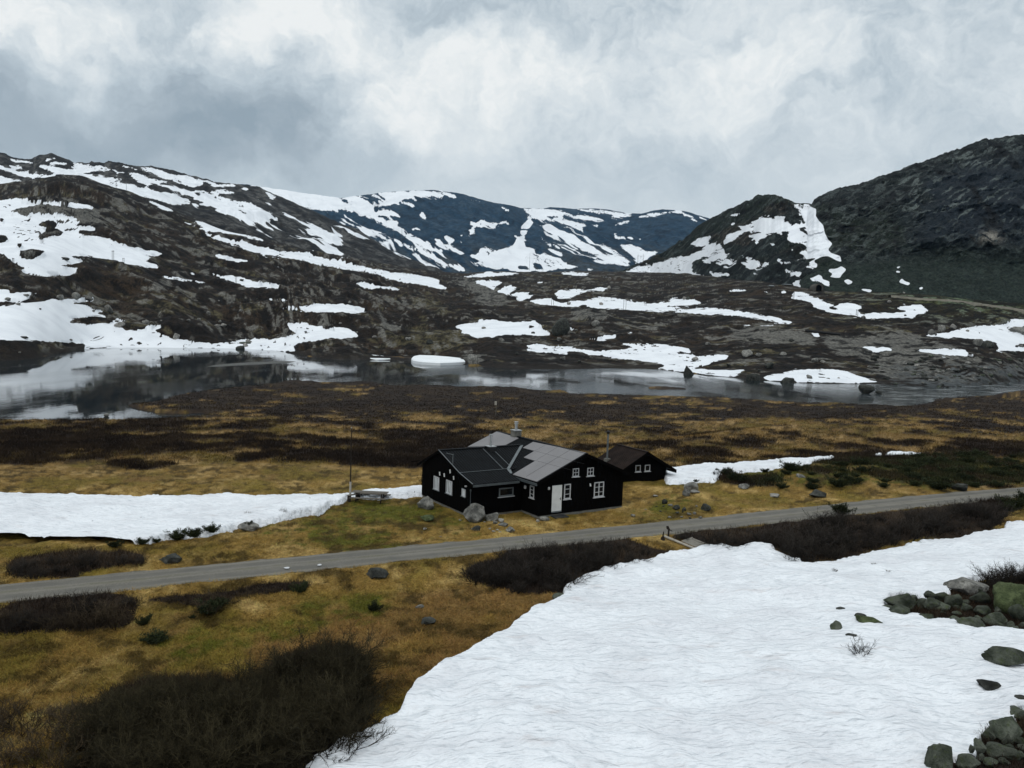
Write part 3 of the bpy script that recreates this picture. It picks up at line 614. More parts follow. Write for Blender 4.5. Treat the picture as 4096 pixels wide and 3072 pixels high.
Dt = np.interp(us, [-900, 0, 700, 1400, 1900, 2600, 2760, 2900, 3050, 3250, 3600, 4096, 4900], [660, 680, 760, 900, 1050, 1050, 860, 710, 600, 500, 480, 460, 450])
Dt = np.maximum(Dt, Db * 1.25)
P, S = layer(us, vb, vt, Db, Dt, 250, 1.0, .08)
x, y = P[..., 0] / K, P[..., 1] / K
edge = sst(S, 0.0, .10)[:, None] * (1 - sst(S, .93, 1.0)[:, None] * .75)
left = sst(np.broadcast_to(us, x.shape), 2050, 1500)
ez = edge * np.clip(y / 700, .45, 1.1) * K
zr = P[..., 2] / K
alL, acL, alR, acR = x * .94 - zr * .34, zr * .94 + x * .34, x, zr + .11 * y
def bed(fn, L1, L2, seed, o, g):
    return fn(alL / L1, acL / L2, seed, o, g) * left + fn(alR / L1, acR / L2, seed, o, g) * (1 - left)
led = bed(ridged, 60, 11, 54, 4, .6) - .55
hum = (fbm(x / 85, y / 85, 51, 4) - .5) * (15 + 16 * left) + (ridged(x / 34, y / 46, 52, 4) - .55) * (4 + 5 * left) + led * (2.5 + 5 * left) + (fbm(x / 9, y / 9, 53, 3) - .5) * 2.6
flatten = (fbm(x / 85, y / 85, 51, 2) - .5) * (15 + 16 * left)
z0 = P[..., 2].copy()
P[..., 2] = z0 + hum * ez
uu, vv = project(P)
sn0 = sst(R_lm.get(uu, vv), .2, .8)
# snow fills the hollows: a calmer surface
P[..., 2] = z0 + (hum * (1 - sn0) + (flatten * .6 + hum * .05) * sn0) * ez
uu, vv = project(P)
sn = ragged(uu, vv, R_lm, R_lm_w, alL, acL, 24, 5.0, 1.5, 301) * left + ragged(uu, vv, R_lm, R_lm_w, alR, acR, 24, 5.0, 1.4, 301) * (1 - left)
nz, nn = slope_of(P)
rk = R_rock.get(uu, vv); li = R_lich.get(uu, vv)
zn = P[..., 2] / K
x = x + zn * .5; y = y + zn * 1.2
r1 = ridged(P[..., 0] / K / 34, P[..., 1] / K / 46, 52, 4)
e1 = fbm(x / 26, y / 24, 61, 5, .62); e2 = fbm(x / 80, y / 60, 62, 4); e3 = fbm(x / 6.5, y / 6.5, 63, 4, .62)
st1 = bed(fbm, 38, 4.2, 66, 5, .62); st2 = bed(fbm, 16, 2.2, 67, 4, .62)
c = np.broadcast_to(np.array([.0125, .0090, .0064]), x.shape + (3,)).copy()
c = lerp3(c, np.array([.028, .019, .0115]), sst(e2 * .5 + st1 * .5, .45, .60))
c = lerp3(c, np.array([.072, .062, .034]), sst(e1 * .55 + st1 * .45 + li * .22, .575, .65) * .85)
gr = sst(e3 * .22 + e1 * .18 + st2 * .45 + r1 * .15 + rk * .22 + (1 - nz) * .08 * left, .575, .635)
c = lerp3(c, np.array([.125, .122, .110]), gr * .85)
c = lerp3(c, np.array([.004, .0037, .0035]), sst(st2 * .5 + e3 * .5, .50, .41) * .85)
c = lerp3(c, np.array([.012, .009, .0065]), (sst(S, .08, .015)[:, None] * np.ones_like(x)) * .85)
rapids = sst(uu, 3450, 3700) * sst(vv, 1440, 1470)
c = lerp3(c, np.array([.060, .068, .072]), rapids * sst(e3 * .5 + st2 * .5, .47, .56) * .8)
grn = sst(uu, 3200, 3900) * sst(vv, 1330, 1200)
c = lerp3(c, c * np.array([.8, 1.1, .75]), grn)
M_moor = terrain_mat('moor_mat', .9, amp=.7, edge=.12, ebl=.06, bump=1.0, bdist=.8, snowfine=.6)
LM = finish('terrain', P, sn, c, M_moor)
LM_P = P.copy(); LM_U, LM_V = uu, vv

# --- snowy ridge behind the left hillside
us = np.arange(-760, 2100, STEP).astype(float)
tu, tv = pl('-2400 80 -1000 140 -500 150 0 147 40 158 90 180 140 205 200 218 280 232 360 243 400 235 440 212 500 190 560 180 610 172 645 168 690 185 750 205 820 235 870 245 900 265 940 278 1000 290 1080 292 1160 282 1240 285 1300 290 1370 282 1440 285 1490 282 1540 295 1620 310 1700 330 1800 335 1880 335 1920 328 1990 345 2060 350 2120 368 2212 392', 'H')
t2u, t2v = pl('1150 305 1280 335 1400 370 1500 380 1600 392 1680 404 1720 420 1800 458 1900 500 2100 588 2212 640', '2')
t3u, t3v = pl('100 425 300 560 500 640 700 705 900 735 1100 760 1300 790', '3')
tu = np.array(list(tu) + [q for q in t2u if q > 705] + [q for q in t3u if q > 1380]); tv = np.array(list(tv) + [b for a, b in zip(t2u, t2v) if a > 705] + [b for a, b in zip(t3u, t3v) if a > 1380])
vt = np.interp(us, tu, tv) + (fbm(us / 22, us * 0, 5, 4) - .5) * 8
lmtop = np.interp(us, [-900, -200, 0, 60, 130, 200, 260, 330, 380, 430, 470, 530, 620, 760, 900, 1050, 1250, 1400, 1600, 1750, 1860, 1950, 2060, 2200], [760, 745, 742, 733, 727, 712, 705, 709, 728, 745, 757, 772, 812, 872, 920, 955, 998, 1030, 1062, 1086, 1092, 1086, 1086, 1086])
vb = np.maximum(lmtop + 40, vt + 45)
Db = np.interp(us, [-900, 0, 700, 1400, 2100], [710, 730, 820, 970, 1130]); Dt = np.interp(us, [-900, 0, 700, 1400, 2100], [1100, 1100, 1300, 1450, 1500])
P, S = layer(us, vb, vt, Db, Dt, 130, 1.0, .0)
x, y = P[..., 0] / K, P[..., 1] / K; zr = P[..., 2] / K
al0 = x * .90 - zr * .43; ac0 = zr * .90 + x * .43
edge = (1 - sst(S, .9, 1.0)[:, None] * .9) * sst(S, 0, .1)[:, None]
P[..., 2] += ((fbm(x / 120, y / 160, 71, 4) - .5) * 26 + (ridged(al0 / 90, ac0 / 18, 72, 4) - .55) * 15) * edge * K
uu, vv = project(P)
sn = ragged(uu, vv, R_l2, R_l2_w, al0, ac0, 50, 8, 1.7, 311)
sk = R_streak.get(uu, vv); sn = np.clip(sn + (fbm(al0 / 150, ac0 / 11, 171, 4, .6) - .455) * 4.5 * sk, -.2, 1.2)
st1 = fbm(al0 / 80, ac0 / 9, 76, 5, .62); e3 = fbm(x / 13, (y * .3 + zr) / 9, 74, 4)
c = np.broadcast_to(np.array([.024, .023, .022]), x.shape + (3,)).copy()
c = lerp3(c, np.array([.082, .082, .078]), sst(st1 * .6 + e3 * .4, .54, .62) * .9)
c = lerp3(c, np.array([.007, .008, .009]), sst(e3 * .5 + st1 * .5, .47, .40))
M_ridge = terrain_mat('ridge_mat', .32, amp=.7, edge=.13, ebl=.07, bump=.9, bdist=1.5, snowfine=.22)
L2 = finish('hill', P, sn, c, M_ridge); L2_P = P.copy(); L2_U, L2_V = uu, vv

# --- far mountain and the plateau to its right
us = np.arange(900, 3080, STEP).astype(float)
f2u, f2v = pl('1600 385 1670 400 1800 414 1950 437 2100 459 2212 474', '2')
f3u, f3v = pl('0 231 150 210 300 191 450 180 600 182 660 187 750 196 830 215 900 236 980 258 1050 268 1120 283 1170 297 1240 296 1310 300 1350 291 1440 294 1500 303 1560 300 1640 299 1720 306 1800 317 1860 330 1940 333 2000 316 2080 303 2150 308 2212 312', '3')
f4u, f4v = pl('60 570 100 585 180 605 400 640 700 660', '4')
vt = np.interp(us, list(f2u) + list(f3u[1:]) + list(f4u), list(f2v) + list(f3v[1:]) + list(f4v)) + (fbm(us / 25, us * 0, 15, 4) - .5) * 4
vb = np.full(len(us), 1125.0)
Db = np.interp(us, [900, 1700, 2300, 3100], [1420, 1300, 1300, 1280]); Dt = np.interp(us, [900, 1600, 2050, 2120, 2400, 2700, 3100], [2250, 2250, 2250, 2600, 2750, 2450, 2250])
Dt = gsm(Dt, 8)
P, S = layer(us, vb, vt, Db, Dt, 150, 1.0, .0)
x, y = P[..., 0] / K, P[..., 1] / K; zr = P[..., 2] / K
edge = (1 - sst(S, .92, 1.0)[:, None] * .9) * sst(S, 0, .06)[:, None]
rt = sst(np.broadcast_to(us, x.shape), 2060, 2140)
ca = .84 - .10 * rt; sa_ = .54 + .12 * rt
al0 = x * ca - zr * sa_; ac0 = zr * ca + x * sa_
P[..., 2] += ((fbm(x / 260, y / 300, 81, 4) - .5) * 60 + (ridged(al0 / 240, ac0 / 50, 82, 4) - .55) * 26) * edge * K
uu, vv = project(P)
sn = ragged(uu, vv, R_far, R_far_w, al0, ac0, 80, 13, 1.8, 321)
sk = R_streak.get(uu, vv); sn = np.clip(sn + (fbm(al0 / 330, ac0 / 20, 172, 4, .6) - .445) * 4.5 * sk, -.2, 1.2)
st1 = fbm(al0 / 140, ac0 / 22, 83, 5, .62); e3 = fbm(x / 24, (y * .3 + zr) / 20, 84, 4)
c = np.broadcast_to(np.array([.013, .037, .066]), x.shape + (3,)).copy()  # haze blue of the distance painted into the rock colour
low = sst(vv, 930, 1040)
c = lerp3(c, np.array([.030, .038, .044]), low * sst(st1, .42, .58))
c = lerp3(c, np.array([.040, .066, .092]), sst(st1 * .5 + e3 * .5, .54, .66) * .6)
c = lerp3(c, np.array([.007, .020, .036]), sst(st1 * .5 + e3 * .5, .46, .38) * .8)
M_far = terrain_mat('mountain_mat', .14, amp=.5, edge=.12, ebl=.07, bump=.9, bdist=4, snowfine=.08)
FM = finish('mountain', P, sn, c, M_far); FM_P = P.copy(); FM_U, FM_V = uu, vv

# --- rocky knoll with the snow gully
us = np.arange(2380, 3440, STEP).astype(float)
r4u, r4v = pl('100 655 180 605 260 560 330 530 400 500 450 485 465 468 490 455 560 450 620 460 660 480 700 499 760 509 820 511 870 520 960 560 1100 640', '4')
r3u, r3v = pl('1600 745 1750 722 1800 704 1850 682 1950 645 2080 580 2150 540 2212 500', '3')
vt = np.interp(us, list(r3u) + list(r4u), list(r3v) + list(r4v)) + (fbm(us / 16, us * 0, 25, 4) - .5) * 11 * sst(np.abs(us - 3215), 20, 60)
vb = np.interp(us, [2380, 2500, 2760, 2900, 3050, 3150, 3250, 3440], [1112, 1112, 1118, 1134, 1150, 1160, 1182, 1190])
vb = np.maximum(vb, vt + 30)
Db = np.interp(us, [2380, 2600, 2760, 2900, 3050, 3250, 3440], [1040, 1035, 855, 705, 598, 499, 496]); Dt = np.interp(us, [2380, 2600, 2800, 3000, 3150, 3440], [1110, 1080, 940, 790, 700, 680])
P, S = layer(us, vb, vt, Db, Dt, 150, 1.0, .03)
KR = .55
x, y = P[..., 0] / KR, P[..., 1] / KR; zr = P[..., 2] / KR
edge = (1 - sst(S, .9, 1.0)[:, None] * .85) * sst(S, 0, .08)[:, None]
uu, vv = project(P); sn0 = R_r_w.get(uu, vv)
calm = 1 - .93 * sst(sn0, .25, .7)
P[..., 2] += ((fbm(x / 50, y / 70, 91, 4) - .5) * 20 + (ridged(x / 22, (zr + y * .4) / 18, 92, 4) - .55) * 16 * calm) * edge * KR
uu, vv = project(P)
sn = ragged(uu, vv, R_r, R_r_w, x, zr, 11, 7, 2.0, 331)
M_knoll = terrain_mat('knoll_mat', .65, amp=.7, edge=.13, ebl=.07, bump=1.0, bdist=1.1, snowfine=.4)
def crag_colour(x, y, z, k):
    e1 = fbm(x / (13 * k), (y * .4 + z) / (8 * k), 93, 5, .62); e3 = fbm(x / (4.5 * k), (y * .4 + z) / (3.2 * k), 94, 4, .65); e2 = fbm(x / (70 * k), z / (50 * k), 95, 4)
    c = np.broadcast_to(np.array([.0125, .0165, .0165]), x.shape + (3,)).copy()
    c = lerp3(c, np.array([.0125, .0175, .0125]), sst(e2, .45, .6))
    c = lerp3(c, np.array([.058, .069, .066]), sst(e1 * .5 + e3 * .5, .56, .63) * .8)
    c = lerp3(c, np.array([.0045, .005, .0052]), sst(e1 * .4 + e3 * .6, .47, .40) * .9)
    return c
ck = crag_colour(x, y, zr, 1.0)
ck = lerp3(ck, ck * np.array([1.25, .9, .8]), sst(fbm(x / 30, zr / 24, 96, 3), .5, .62))
RK = finish('hill', P, sn, ck, M_knoll)

# --- big dark crag on the right
us = np.arange(3200, 4800, STEP).astype(float)
c4u, c4v = pl('700 900 780 640 815 540 835 512 850 480 880 465 960 430 1040 398 1120 390 1200 365 1260 335 1350 310 1450 270 1560 235 1680 185 1800 150 1880 115 1950 90 2050 85 2130 70 2212 62 2600 10 3200 -60', '4')
vt = np.interp(us, c4u, c4v) + (fbm(us / 14, us * 0, 35, 4) - .5) * 13
vb = np.interp(us, [3160, 3250, 3400, 3600, 3750, 4096, 4900], [1190, 1185, 1190, 1196, 1206, 1236, 1290])
Db = np.interp(us, [3160, 3250, 3600, 4096, 4900], [510, 498, 481, 462, 446]); Dt = np.interp(us, [3160, 3300, 3600, 4096, 4900], [690, 670, 650, 630, 615])
P, S = layer(us, vb, vt, Db, Dt, 210, 1.0, .03)
# scree apron below, steep face above: push the face towards the viewer in its upper half
k = sst(S, .22, .50) * (1 - sst(S, .55, 1.0))
KC = .6
x, y, z = P[..., 0] / KC, P[..., 1] / KC, P[..., 2] / KC
U = np.broadcast_to(us, x.shape)
steep = sst(U, 3480, 3760)
D0 = np.hypot(x, y)
al0 = x * .86 + z * .50; ac0 = z * .86 - x * .50
top1 = (1 - sst(S, .93, 1.0)[:, None])
face = (ridged(al0 / 110, ac0 / 34, 101, 5, .58) - .55) * 46 + (ridged(al0 / 40, ac0 / 9, 108, 3) - .55) * 9 + (fbm(x / 12, z / 12, 102, 4) - .5) * 9
face = face * sst(S, .12, .42)[:, None] * top1
f = 1 - (face + 26 * k[:, None] * steep) / D0
P[..., 0] *= f; P[..., 1] *= f; P[..., 2] *= f
P[..., 2] += (fbm(x / 10, y / 10, 103, 4) - .5) * 8 * KC * top1 * sst(S, 0, .1)[:, None]
uu, vv = project(P); sn = R_r.get(uu, vv) * (S < 1)[:, None]
c = crag_colour(x, y, z, .8)
up = sst(S, .30, .45)[:, None] * np.ones_like(x)
slate = steep * up * (1 - sst(S, .80, .95)[:, None]) * sst(fbm(x / 60, z / 60, 109, 3) + .25 * steep, .45, .6)
c = lerp3(c, np.array([.0115, .0165, .0225]) * (.75 + .5 * fbm(x / 9, z / 22, 110, 3))[..., None], slate * .85)
scree = sst(S, .40, .22)[:, None] * np.ones_like(x)
c = lerp3(c, np.array([.019, .027, .022]) * (.45 + 1.1 * fbm(x / 2.2, z / 1.6, 104, 3, .7))[..., None], scree * .85)
lb = sst(fbm(al0 / 20, ac0 / 2.6, 105, 4, .62), .60, .645)  # bright ledges and dark cracks painted for relief that shading barely gives
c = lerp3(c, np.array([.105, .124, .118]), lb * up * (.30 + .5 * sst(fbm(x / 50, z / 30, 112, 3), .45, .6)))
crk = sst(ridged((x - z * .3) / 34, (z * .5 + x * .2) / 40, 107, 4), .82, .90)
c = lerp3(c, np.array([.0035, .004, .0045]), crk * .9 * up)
pb = np.exp(-(((uu - 3960) / 40) ** 2 + ((vv - 950) / 22) ** 2)) * sst(fbm(x / 5, z / 5, 106, 3), .38, .5)
c = lerp3(c, np.array([.20, .19, .165]), np.clip(pb * 1.3, 0, .9))
M_crag = terrain_mat('crag_mat', .7, amp=.7, edge=.2, ebl=.06, bump=1.0, bdist=1.4, snowfine=.4)
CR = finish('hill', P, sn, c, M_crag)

def at_layer(Pm, Um, Vm, u, v):
    """nearest point of a slope as seen at (u, v)"""
    d = (Um - u) ** 2 + (Vm - v) ** 2
    # prefer the nearest to the viewer among close candidates
    m = d < max(d.min() * 1.0 + 36, 36)
    i = np.argmin(np.where(m, Pm[..., 1] + np.sqrt(d) * 5, 1e9))
    return Pm.reshape(-1, 3)[i].copy()
def at_moor(u, v): return at_layer(LM_P, LM_U, LM_V, u, v)

# ------------------------------------------------------------------ lake
def build_lake():
    m, nt, b = material('lake_mat')
    pos = nt.new('ShaderNodeNewGeometry').outputs['Position']
    b.inputs['Base Color'].default_value = (.010, .017, .021, 1)
    n1 = nt.noise(nt.map(pos, (.06, .022, .05)), 1.0, 3)
    b.inputs['IOR'].default_value = 1.33
    sx0 = nt.new('ShaderNodeSeparateXYZ'); nt.put(sx0.inputs[0], pos)
    calm = nt.math('MULTIPLY', nt.ramp(sx0.outputs['X'], -50.0, -10.0), nt.ramp(sx0.outputs['X'], 40.0, 80.0, 1.0, .5))
    nt.put(b.inputs['Roughness'], nt.math('ADD', nt.ramp(n1, .42, .62, .02, .08), nt.math('MULTIPLY', calm, nt.ramp(n1, .35, .6, .03, .12))))
    rp = nt.noise(nt.map(pos, (1.1, .5, 1)), 1.0, 3)
    amt = nt.math('MULTIPLY', rp, nt.ramp(n1, .40, .66, .25, 1.0))
    # the stream runs into the lake on the right: broken water
    sx = nt.new('ShaderNodeSeparateXYZ'); nt.put(sx.inputs[0], pos)
    run = nt.ramp(sx.outputs['X'], 72.0, 105.0)
    rq = nt.noise(nt.map(pos, (.5, .35, 1)), 1.0, 5, .65)
    nt.put(b.inputs['Normal'], nt.bump(nt.math('ADD', amt, nt.math('MULTIPLY', nt.math('MULTIPLY', rq, run), 12.0)), .35, .035))
    foam = nt.math('MULTIPLY', nt.ramp(nt.noise(nt.map(pos, (.16, .30, 1)), 1.0, 5, .7), .50, .62), run)
    nt.put(b.inputs['Base Color'], nt.mix(nt.math('MULTIPLY', foam, .8), (.010, .017, .021), (.45, .48, .49)))
    me = bpy.data.meshes.new('lake')
    me.from_pydata([(-900, 60, LAKE), (700, 60, LAKE), (700, 1700, LAKE), (-900, 1700, LAKE)], [], [(0, 1, 2, 3)])
    tag(link('lake', me, None, m), kind='structure')
build_lake()

# ------------------------------------------------------------------ gravel road
def build_road():
    m, nt, b = material('road_mat')
    pos = nt.new('ShaderNodeNewGeometry').outputs['Position']
    rot = nt.new('ShaderNodeMapping'); rot.inputs['Rotation'].default_value = (0, 0, -.448); nt.put(rot.inputs['Vector'], pos)
    st = nt.map(rot.outputs[0], (.12, 3.2, 1))
    f = nt.noise(st, 1.0, 5); g = nt.noise(pos, 14, 5, .7); w = nt.noise(pos, 1.1, 4)
    c = nt.mix(nt.ramp(f, .3, .7), (.098, .092, .078), (.162, .152, .130))
    c = nt.mix(nt.ramp(g, .35, .75), c, (.182, .171, .148))
    c = nt.mix(nt.ramp(w, .55, .75, 0, .5), c, (.095, .092, .085))
    dt = nt.new('ShaderNodeVectorMath', operation='DOT_PRODUCT'); nt.put(dt.inputs[0], pos); dt.inputs[1].default_value = (RN[0], RN[1], 0)
    s_ = nt.math('ADD', nt.math('SUBTRACT', dt.outputs['Value'], float(RP @ RN)), nt.math('MULTIPLY', nt.math('SUBTRACT', nt.noise(pos, .25, 3), .5), .5))
    trk = nt.ramp(nt.math('ABSOLUTE', nt.math('SUBTRACT', nt.math('ABSOLUTE', s_), .66)), .12, .42, .62, 0.0)
    c = nt.mix(nt.math('MULTIPLY', trk, nt.ramp(w, .3, .6, .5, 1.0)), c, (.082, .079, .070))
    mid = nt.ramp(nt.math('ABSOLUTE', s_), .0, .34, .45, 0.0)
    c = nt.mix(nt.math('MULTIPLY', mid, nt.ramp(nt.noise(pos, .8, 4), .4, .6)), c, (.105, .100, .062))
    vg = nt.ramp(nt.math('ABSOLUTE', s_), 1.05, 1.4, 0, .75)
    c = nt.mix(nt.math('MULTIPLY', vg, nt.ramp(nt.noise(pos, 1.8, 5), .42, .58)), c, (.075, .066, .036))
    nt.put(b.inputs['Base Color'], c); b.inputs['Roughness'].default_value = .85; b.inputs['Specular IOR Level'].default_value = .25
    nt.put(b.inputs['Normal'], nt.bump(g, .6, .02))
    t = np.arange(-30, 75, .35); s = np.linspace(-1.42, 1.42, 15)
    Tt, Ss = np.meshgrid(t, s, indexing='ij')
    ed = (np.abs(Ss) > 1.3) * (fbm(Tt / .9, Ss * 0 + np.sign(Ss) * 3, 41, 3) - .5) * .8 + .0
    bend = 0
    Sd = Ss + ed + bend
    x = RP[0] + Tt * RD[0] + Sd * RN[0]; y = RP[1] + Tt * RD[1] + Sd * RN[1]
    z = np.maximum(Gz(x, y), ROAD_Z - .03) + .035 - .05 * (np.abs(Ss) > 1.3) + .02 * (np.abs(np.abs(Ss) - .75) < .35) * -1
    me = mesh_np('road', np.stack([x, y, z], -1).reshape(-1, 3), grid_quads(*x.shape))
    tag(link('road', me, None, m), kind='structure')
build_road()

# ------------------------------------------------------------------ snow lying on the near ground
def snow_mat():
    m, nt, b = material('snow_mat')
    pos = nt.new('ShaderNodeNewGeometry').outputs['Position']
    d1 = nt.noise(pos, .35, 5, .6); d2 = nt.noise(nt.map(pos, (.5, 1.2, 1)), 1.1, 5, .65); d3 = nt.noise(pos, 6, 4)
    c = nt.mix(nt.ramp(d1, .40, .68), (.77, .80, .835), (.68, .70, .735))
    c = nt.mix(nt.ramp(d2, .56, .76, 0, .7), c, (.56, .535, .54))
    d4 = nt.noise(nt.map(pos, (1.0, 2.3, 1)), 1.9, 4, .6); d5 = nt.noise(pos, .16, 3)
    c = nt.mix(nt.math('MULTIPLY', nt.ramp(d4, .50, .70, 0, .6), nt.ramp(d5, .3, .65, .35, 1.0)), c, (.47, .515, .555))
    nt.put(b.inputs['Base Color'], c); b.inputs['Roughness'].default_value = .75; b.inputs['Specular IOR Level'].default_value = .2
    h = nt.math('ADD', nt.noise(nt.map(pos, (.75, 1.5, 1)), 2.3, 2, .45), nt.math('MULTIPLY', nt.noise(nt.map(pos, (.7, 1.4, 1)), 7.0, 2, .4), .35))
    nt.put(b.inputs['Normal'], nt.bump(h, 1.0, .23))
    return m
M_snow = snow_mat()

def snow_sheet(name, ras, us, dv, thick, cup, seed):
    U = np.broadcast_to(us, (len(dv), len(us))); V = horizon(us)[None, :] + dv[:, None]
    P = at_z(U, V, -12.8)
    for _ in range(3):
        P = at_z(U, V, Gz(P[..., 0], P[..., 1]))
    x, y = P[..., 0], P[..., 1]
    m = ras.get(U, V)
    m = m + (fbm(x / .8, y / .8, seed, 5, .68) - .5) * .75 * (m > .01) * (m < .995)
    keep = m > .30
    q = keep[:-1, :-1] | keep[1:, :-1] | keep[:-1, 1:] | keep[1:, 1:]
    t = np.clip((m - .30) / .45, 0, 1); t = 1 - (1 - t) ** 2.5
    zg = Gz(x, y)
    und = (fbm(x / 3.5, y / 3.5, seed + 1, 3) - .5) * .30 * t
    cups = (fbm(x / .75, y / .6, seed + 2, 2, .4) - .5) * cup * .8 + (fbm(x / 1.8, y / 1.5, seed + 4, 2) - .5) * cup * 1.3
    z = zg * 1.0 - .06 + t * thick + (und + cups) * sst(t, .5, 1)
    # the sheet evens out the small bumps of the ground below
    P[..., 2] = z
    V2, Q = compact(P.reshape(-1, 3), grid_quads(*x.shape, keep=q))
    o = link(name, mesh_np(name, V2, Q), None, M_snow)
    return tag(o, kind='structure')
snow_sheet('snow_field', R_s3, np.arange(1000, 4720, 4.0), np.arange(2000, 640, -4.0), .32, .20, 111)
snow_sheet('snow_field', R_s12, np.arange(-640, 3800, 4.0), np.arange(930, 370, -3.0), .40, .12, 121)
# ------------------------------------------------------------------ the cabin and its shed
M_wall = plain('tarred_boards', (.0028, .0026, .0025), rough=.9, spec=.02, var=.35, scale=2.5, bump=.8, bscale=1.0, stretch=(9, 9, .35))
M_roof = plain('roof_metal', (.0050, .0060, .0070), rough=.7, spec=.09, var=.35, scale=1.6, bump=.15, bscale=6)
M_rust = plain('brown_roof', (.016, .0105, .0085), rough=.8, spec=.12, var=.55, scale=1.3, bump=.2, bscale=6)
M_sheet = plain('roof_sheet_mat', (.175, .170, .173), rough=.6, spec=.3, var=.10, scale=.9, bump=.08, bscale=3)
M_flash = plain('flashing_mat', (.10, .115, .12), rough=.5, spec=.4, var=.25, scale=2)
M_gutter = plain('gutter_mat', (.050, .060, .064), rough=.5, spec=.4, var=.3, scale=3)
M_white = plain('white_paint', (.60, .61, .60), rough=.55, spec=.3, var=.12, scale=2)
M_frame = plain('frame_paint', (.42, .43, .44), rough=.6, spec=.3, var=.15, scale=3)
M_curtain = plain('curtain', (.50, .52, .53), rough=.9, spec=.1, var=.2, scale=3)
M_steel = plain('flue_steel', (.45, .46, .46), rough=.32, metal=.9, spec=.5, var=.15, scale=5)
M_black = plain('black_iron', (.010, .010, .011), rough=.5, spec=.3, var=.2)
M_conc = plain('concrete', (.13, .128, .115), rough=.95, spec=.1, var=.35, scale=3, bump=.3, bscale=12)
def glass_mat():
    m, nt, b = material('window_glass')
    b.inputs['Base Color'].default_value = (.006, .007, .008, 1); b.inputs['Roughness'].default_value = .12; b.inputs['Specular IOR Level'].default_value = .25
    return m
M_glass = glass_mat()

class House:
    def __init__(s, th, X, Y, Z):
        s.th, s.o = th, np.array([X, Y, Z]); s.c, s.s = math.cos(th), math.sin(th)
    def local(s, p):
        d = np.asarray(p) - s.o
        return np.array([d[0] * s.c + d[1] * s.s, -d[0] * s.s + d[1] * s.c, d[2]])
    def on(s, u, v, n, k):
        """point seen at photo pixel (u, v) on the local plane n . p = k"""
        r = rays(u, v); n = np.asarray(n, float)
        o = s.local(np.zeros(3)); q = s.local(r) - o
        t = (k - n @ o) / (n @ q)
        return o + q * t
    def empty(s, name):
        e = bpy.data.objects.new(name, None); COL.objects.link(e); e.location = s.o; e.rotation_euler = (0, 0, s.th); return e

def corrug(mb, P00, P10, P01, P11, pitch, amp, th):
    """ribbed sheet: ribs run from the first edge (P00-P10) to the second (P01-P11)"""
    P00, P10, P01, P11 = [np.array(p, float) for p in (P00, P10, P01, P11)]
    n = max(2, int(np.linalg.norm(P10 - P00) / pitch))
    up = np.cross(P10 - P00, P01 - P00); up /= np.linalg.norm(up)
    if up[2] < 0: up = -up
    vs = []; fs = []
    prof = []
    for i in range(n):
        for f, h in ((0, 0), (.62, 0), (.70, 1), (.92, 1)): prof.append(((i + f) / n, h))
    prof.append((1.0, 0))
    for t, h in prof:
        a = P00 + (P10 - P00) * t + up * amp * h; b = P01 + (P11 - P01) * t + up * amp * h
        vs += [a, b, a - up * (th + amp * h), b - up * (th + amp * h)]
    for i in range(len(prof) - 1):
        k = 4 * i
        fs += [(k, k + 4, k + 5, k + 1), (k + 2, k + 3, k + 7, k + 6), (k, k + 2, k + 6, k + 4), (k + 1, k + 5, k + 7, k + 3)]
    k = 4 * (len(prof) - 1)
    fs += [(0, 1, 3, 2), (k, k + 2, k + 3, k + 1)]
    mb.add(vs, fs)

def window(parent, c0, c1, axis, out, nx, ny, curtain=0, fw=.07, label=None, sill=True, frame=None):
    """c0, c1: opposite corners in local coordinates on a wall; axis 0 = wall along x, 1 = wall along y; out = outward sign"""
    lo = np.minimum(c0, c1); hi = np.maximum(c0, c1)
    ax = axis; ot = 1 - axis; w0 = (c0[ot] + c1[ot]) / 2
    def bx(mb, a0, a1, z0, z1, d0, d1):
        e = [w0 + out * d0, w0 + out * d1]
        if ax == 0: mb.box(a0, a1, min(e), max(e), z0, z1)
        else: mb.box(min(e), max(e), a0, a1, z0, z1)
    a0, a1, z0, z1 = lo[ax], hi[ax], lo[2], hi[2]
    m = MB()
    bx(m, a0, a0 + fw, z0, z1, .002, .055); bx(m, a1 - fw, a1, z0, z1, .002, .055)
    bx(m, a0 + fw, a1 - fw, z0, z0 + fw * 1.3, .002, .053); bx(m, a0 + fw, a1 - fw, z1 - fw, z1, .002, .053)
    mw = .035
    for i in range(1, nx):
        c = a0 + (a1 - a0) * i / nx; w = mw * (2.0 if nx == 2 and ny == 3 else 1); bx(m, c - w / 2, c + w / 2, z0 + fw, z1 - fw, .004, .045)
    for j in range(1, ny):
        c = z0 + (z1 - z0) * j / ny; bx(m, a0 + fw, a1 - fw, c - mw / 2, c + mw / 2, .006, .040)
    f = m.build('window', frame or M_frame, parent)
    g = MB(); bx(g, a0 + fw * .5, a1 - fw * .5, z0 + fw * .5, z1 - fw * .5, .004, .018); g.build('pane', M_glass, f)
    if curtain:
        k = MB(); W = a1 - a0
        for i in range(curtain):
            q0 = a0 + W * (.10 + .8 * i / curtain + .03); q1 = a0 + W * (.10 + .8 * (i + 1) / curtain - .05)
            bx(k, q0, q1, z0 + fw + (.18 if i % 2 == 0 and curtain == 2 and label == 'x' else 0), z1 - fw * .6, .019, .024)
        k.build('curtain', M_curtain, f)
    if sill:
        k = MB(); bx(k, a0 - .08, a1 + .08, z0 - .04, z0 - .003, .002, .10); k.build('sill', M_frame if not curtain else M_gutter, f)
    h = MB(); bx(h, a0 - .10, a1 + .10, z1 + .035, z1 + .065, .002, .06); h.build('lintel', M_wall, f)
    return f

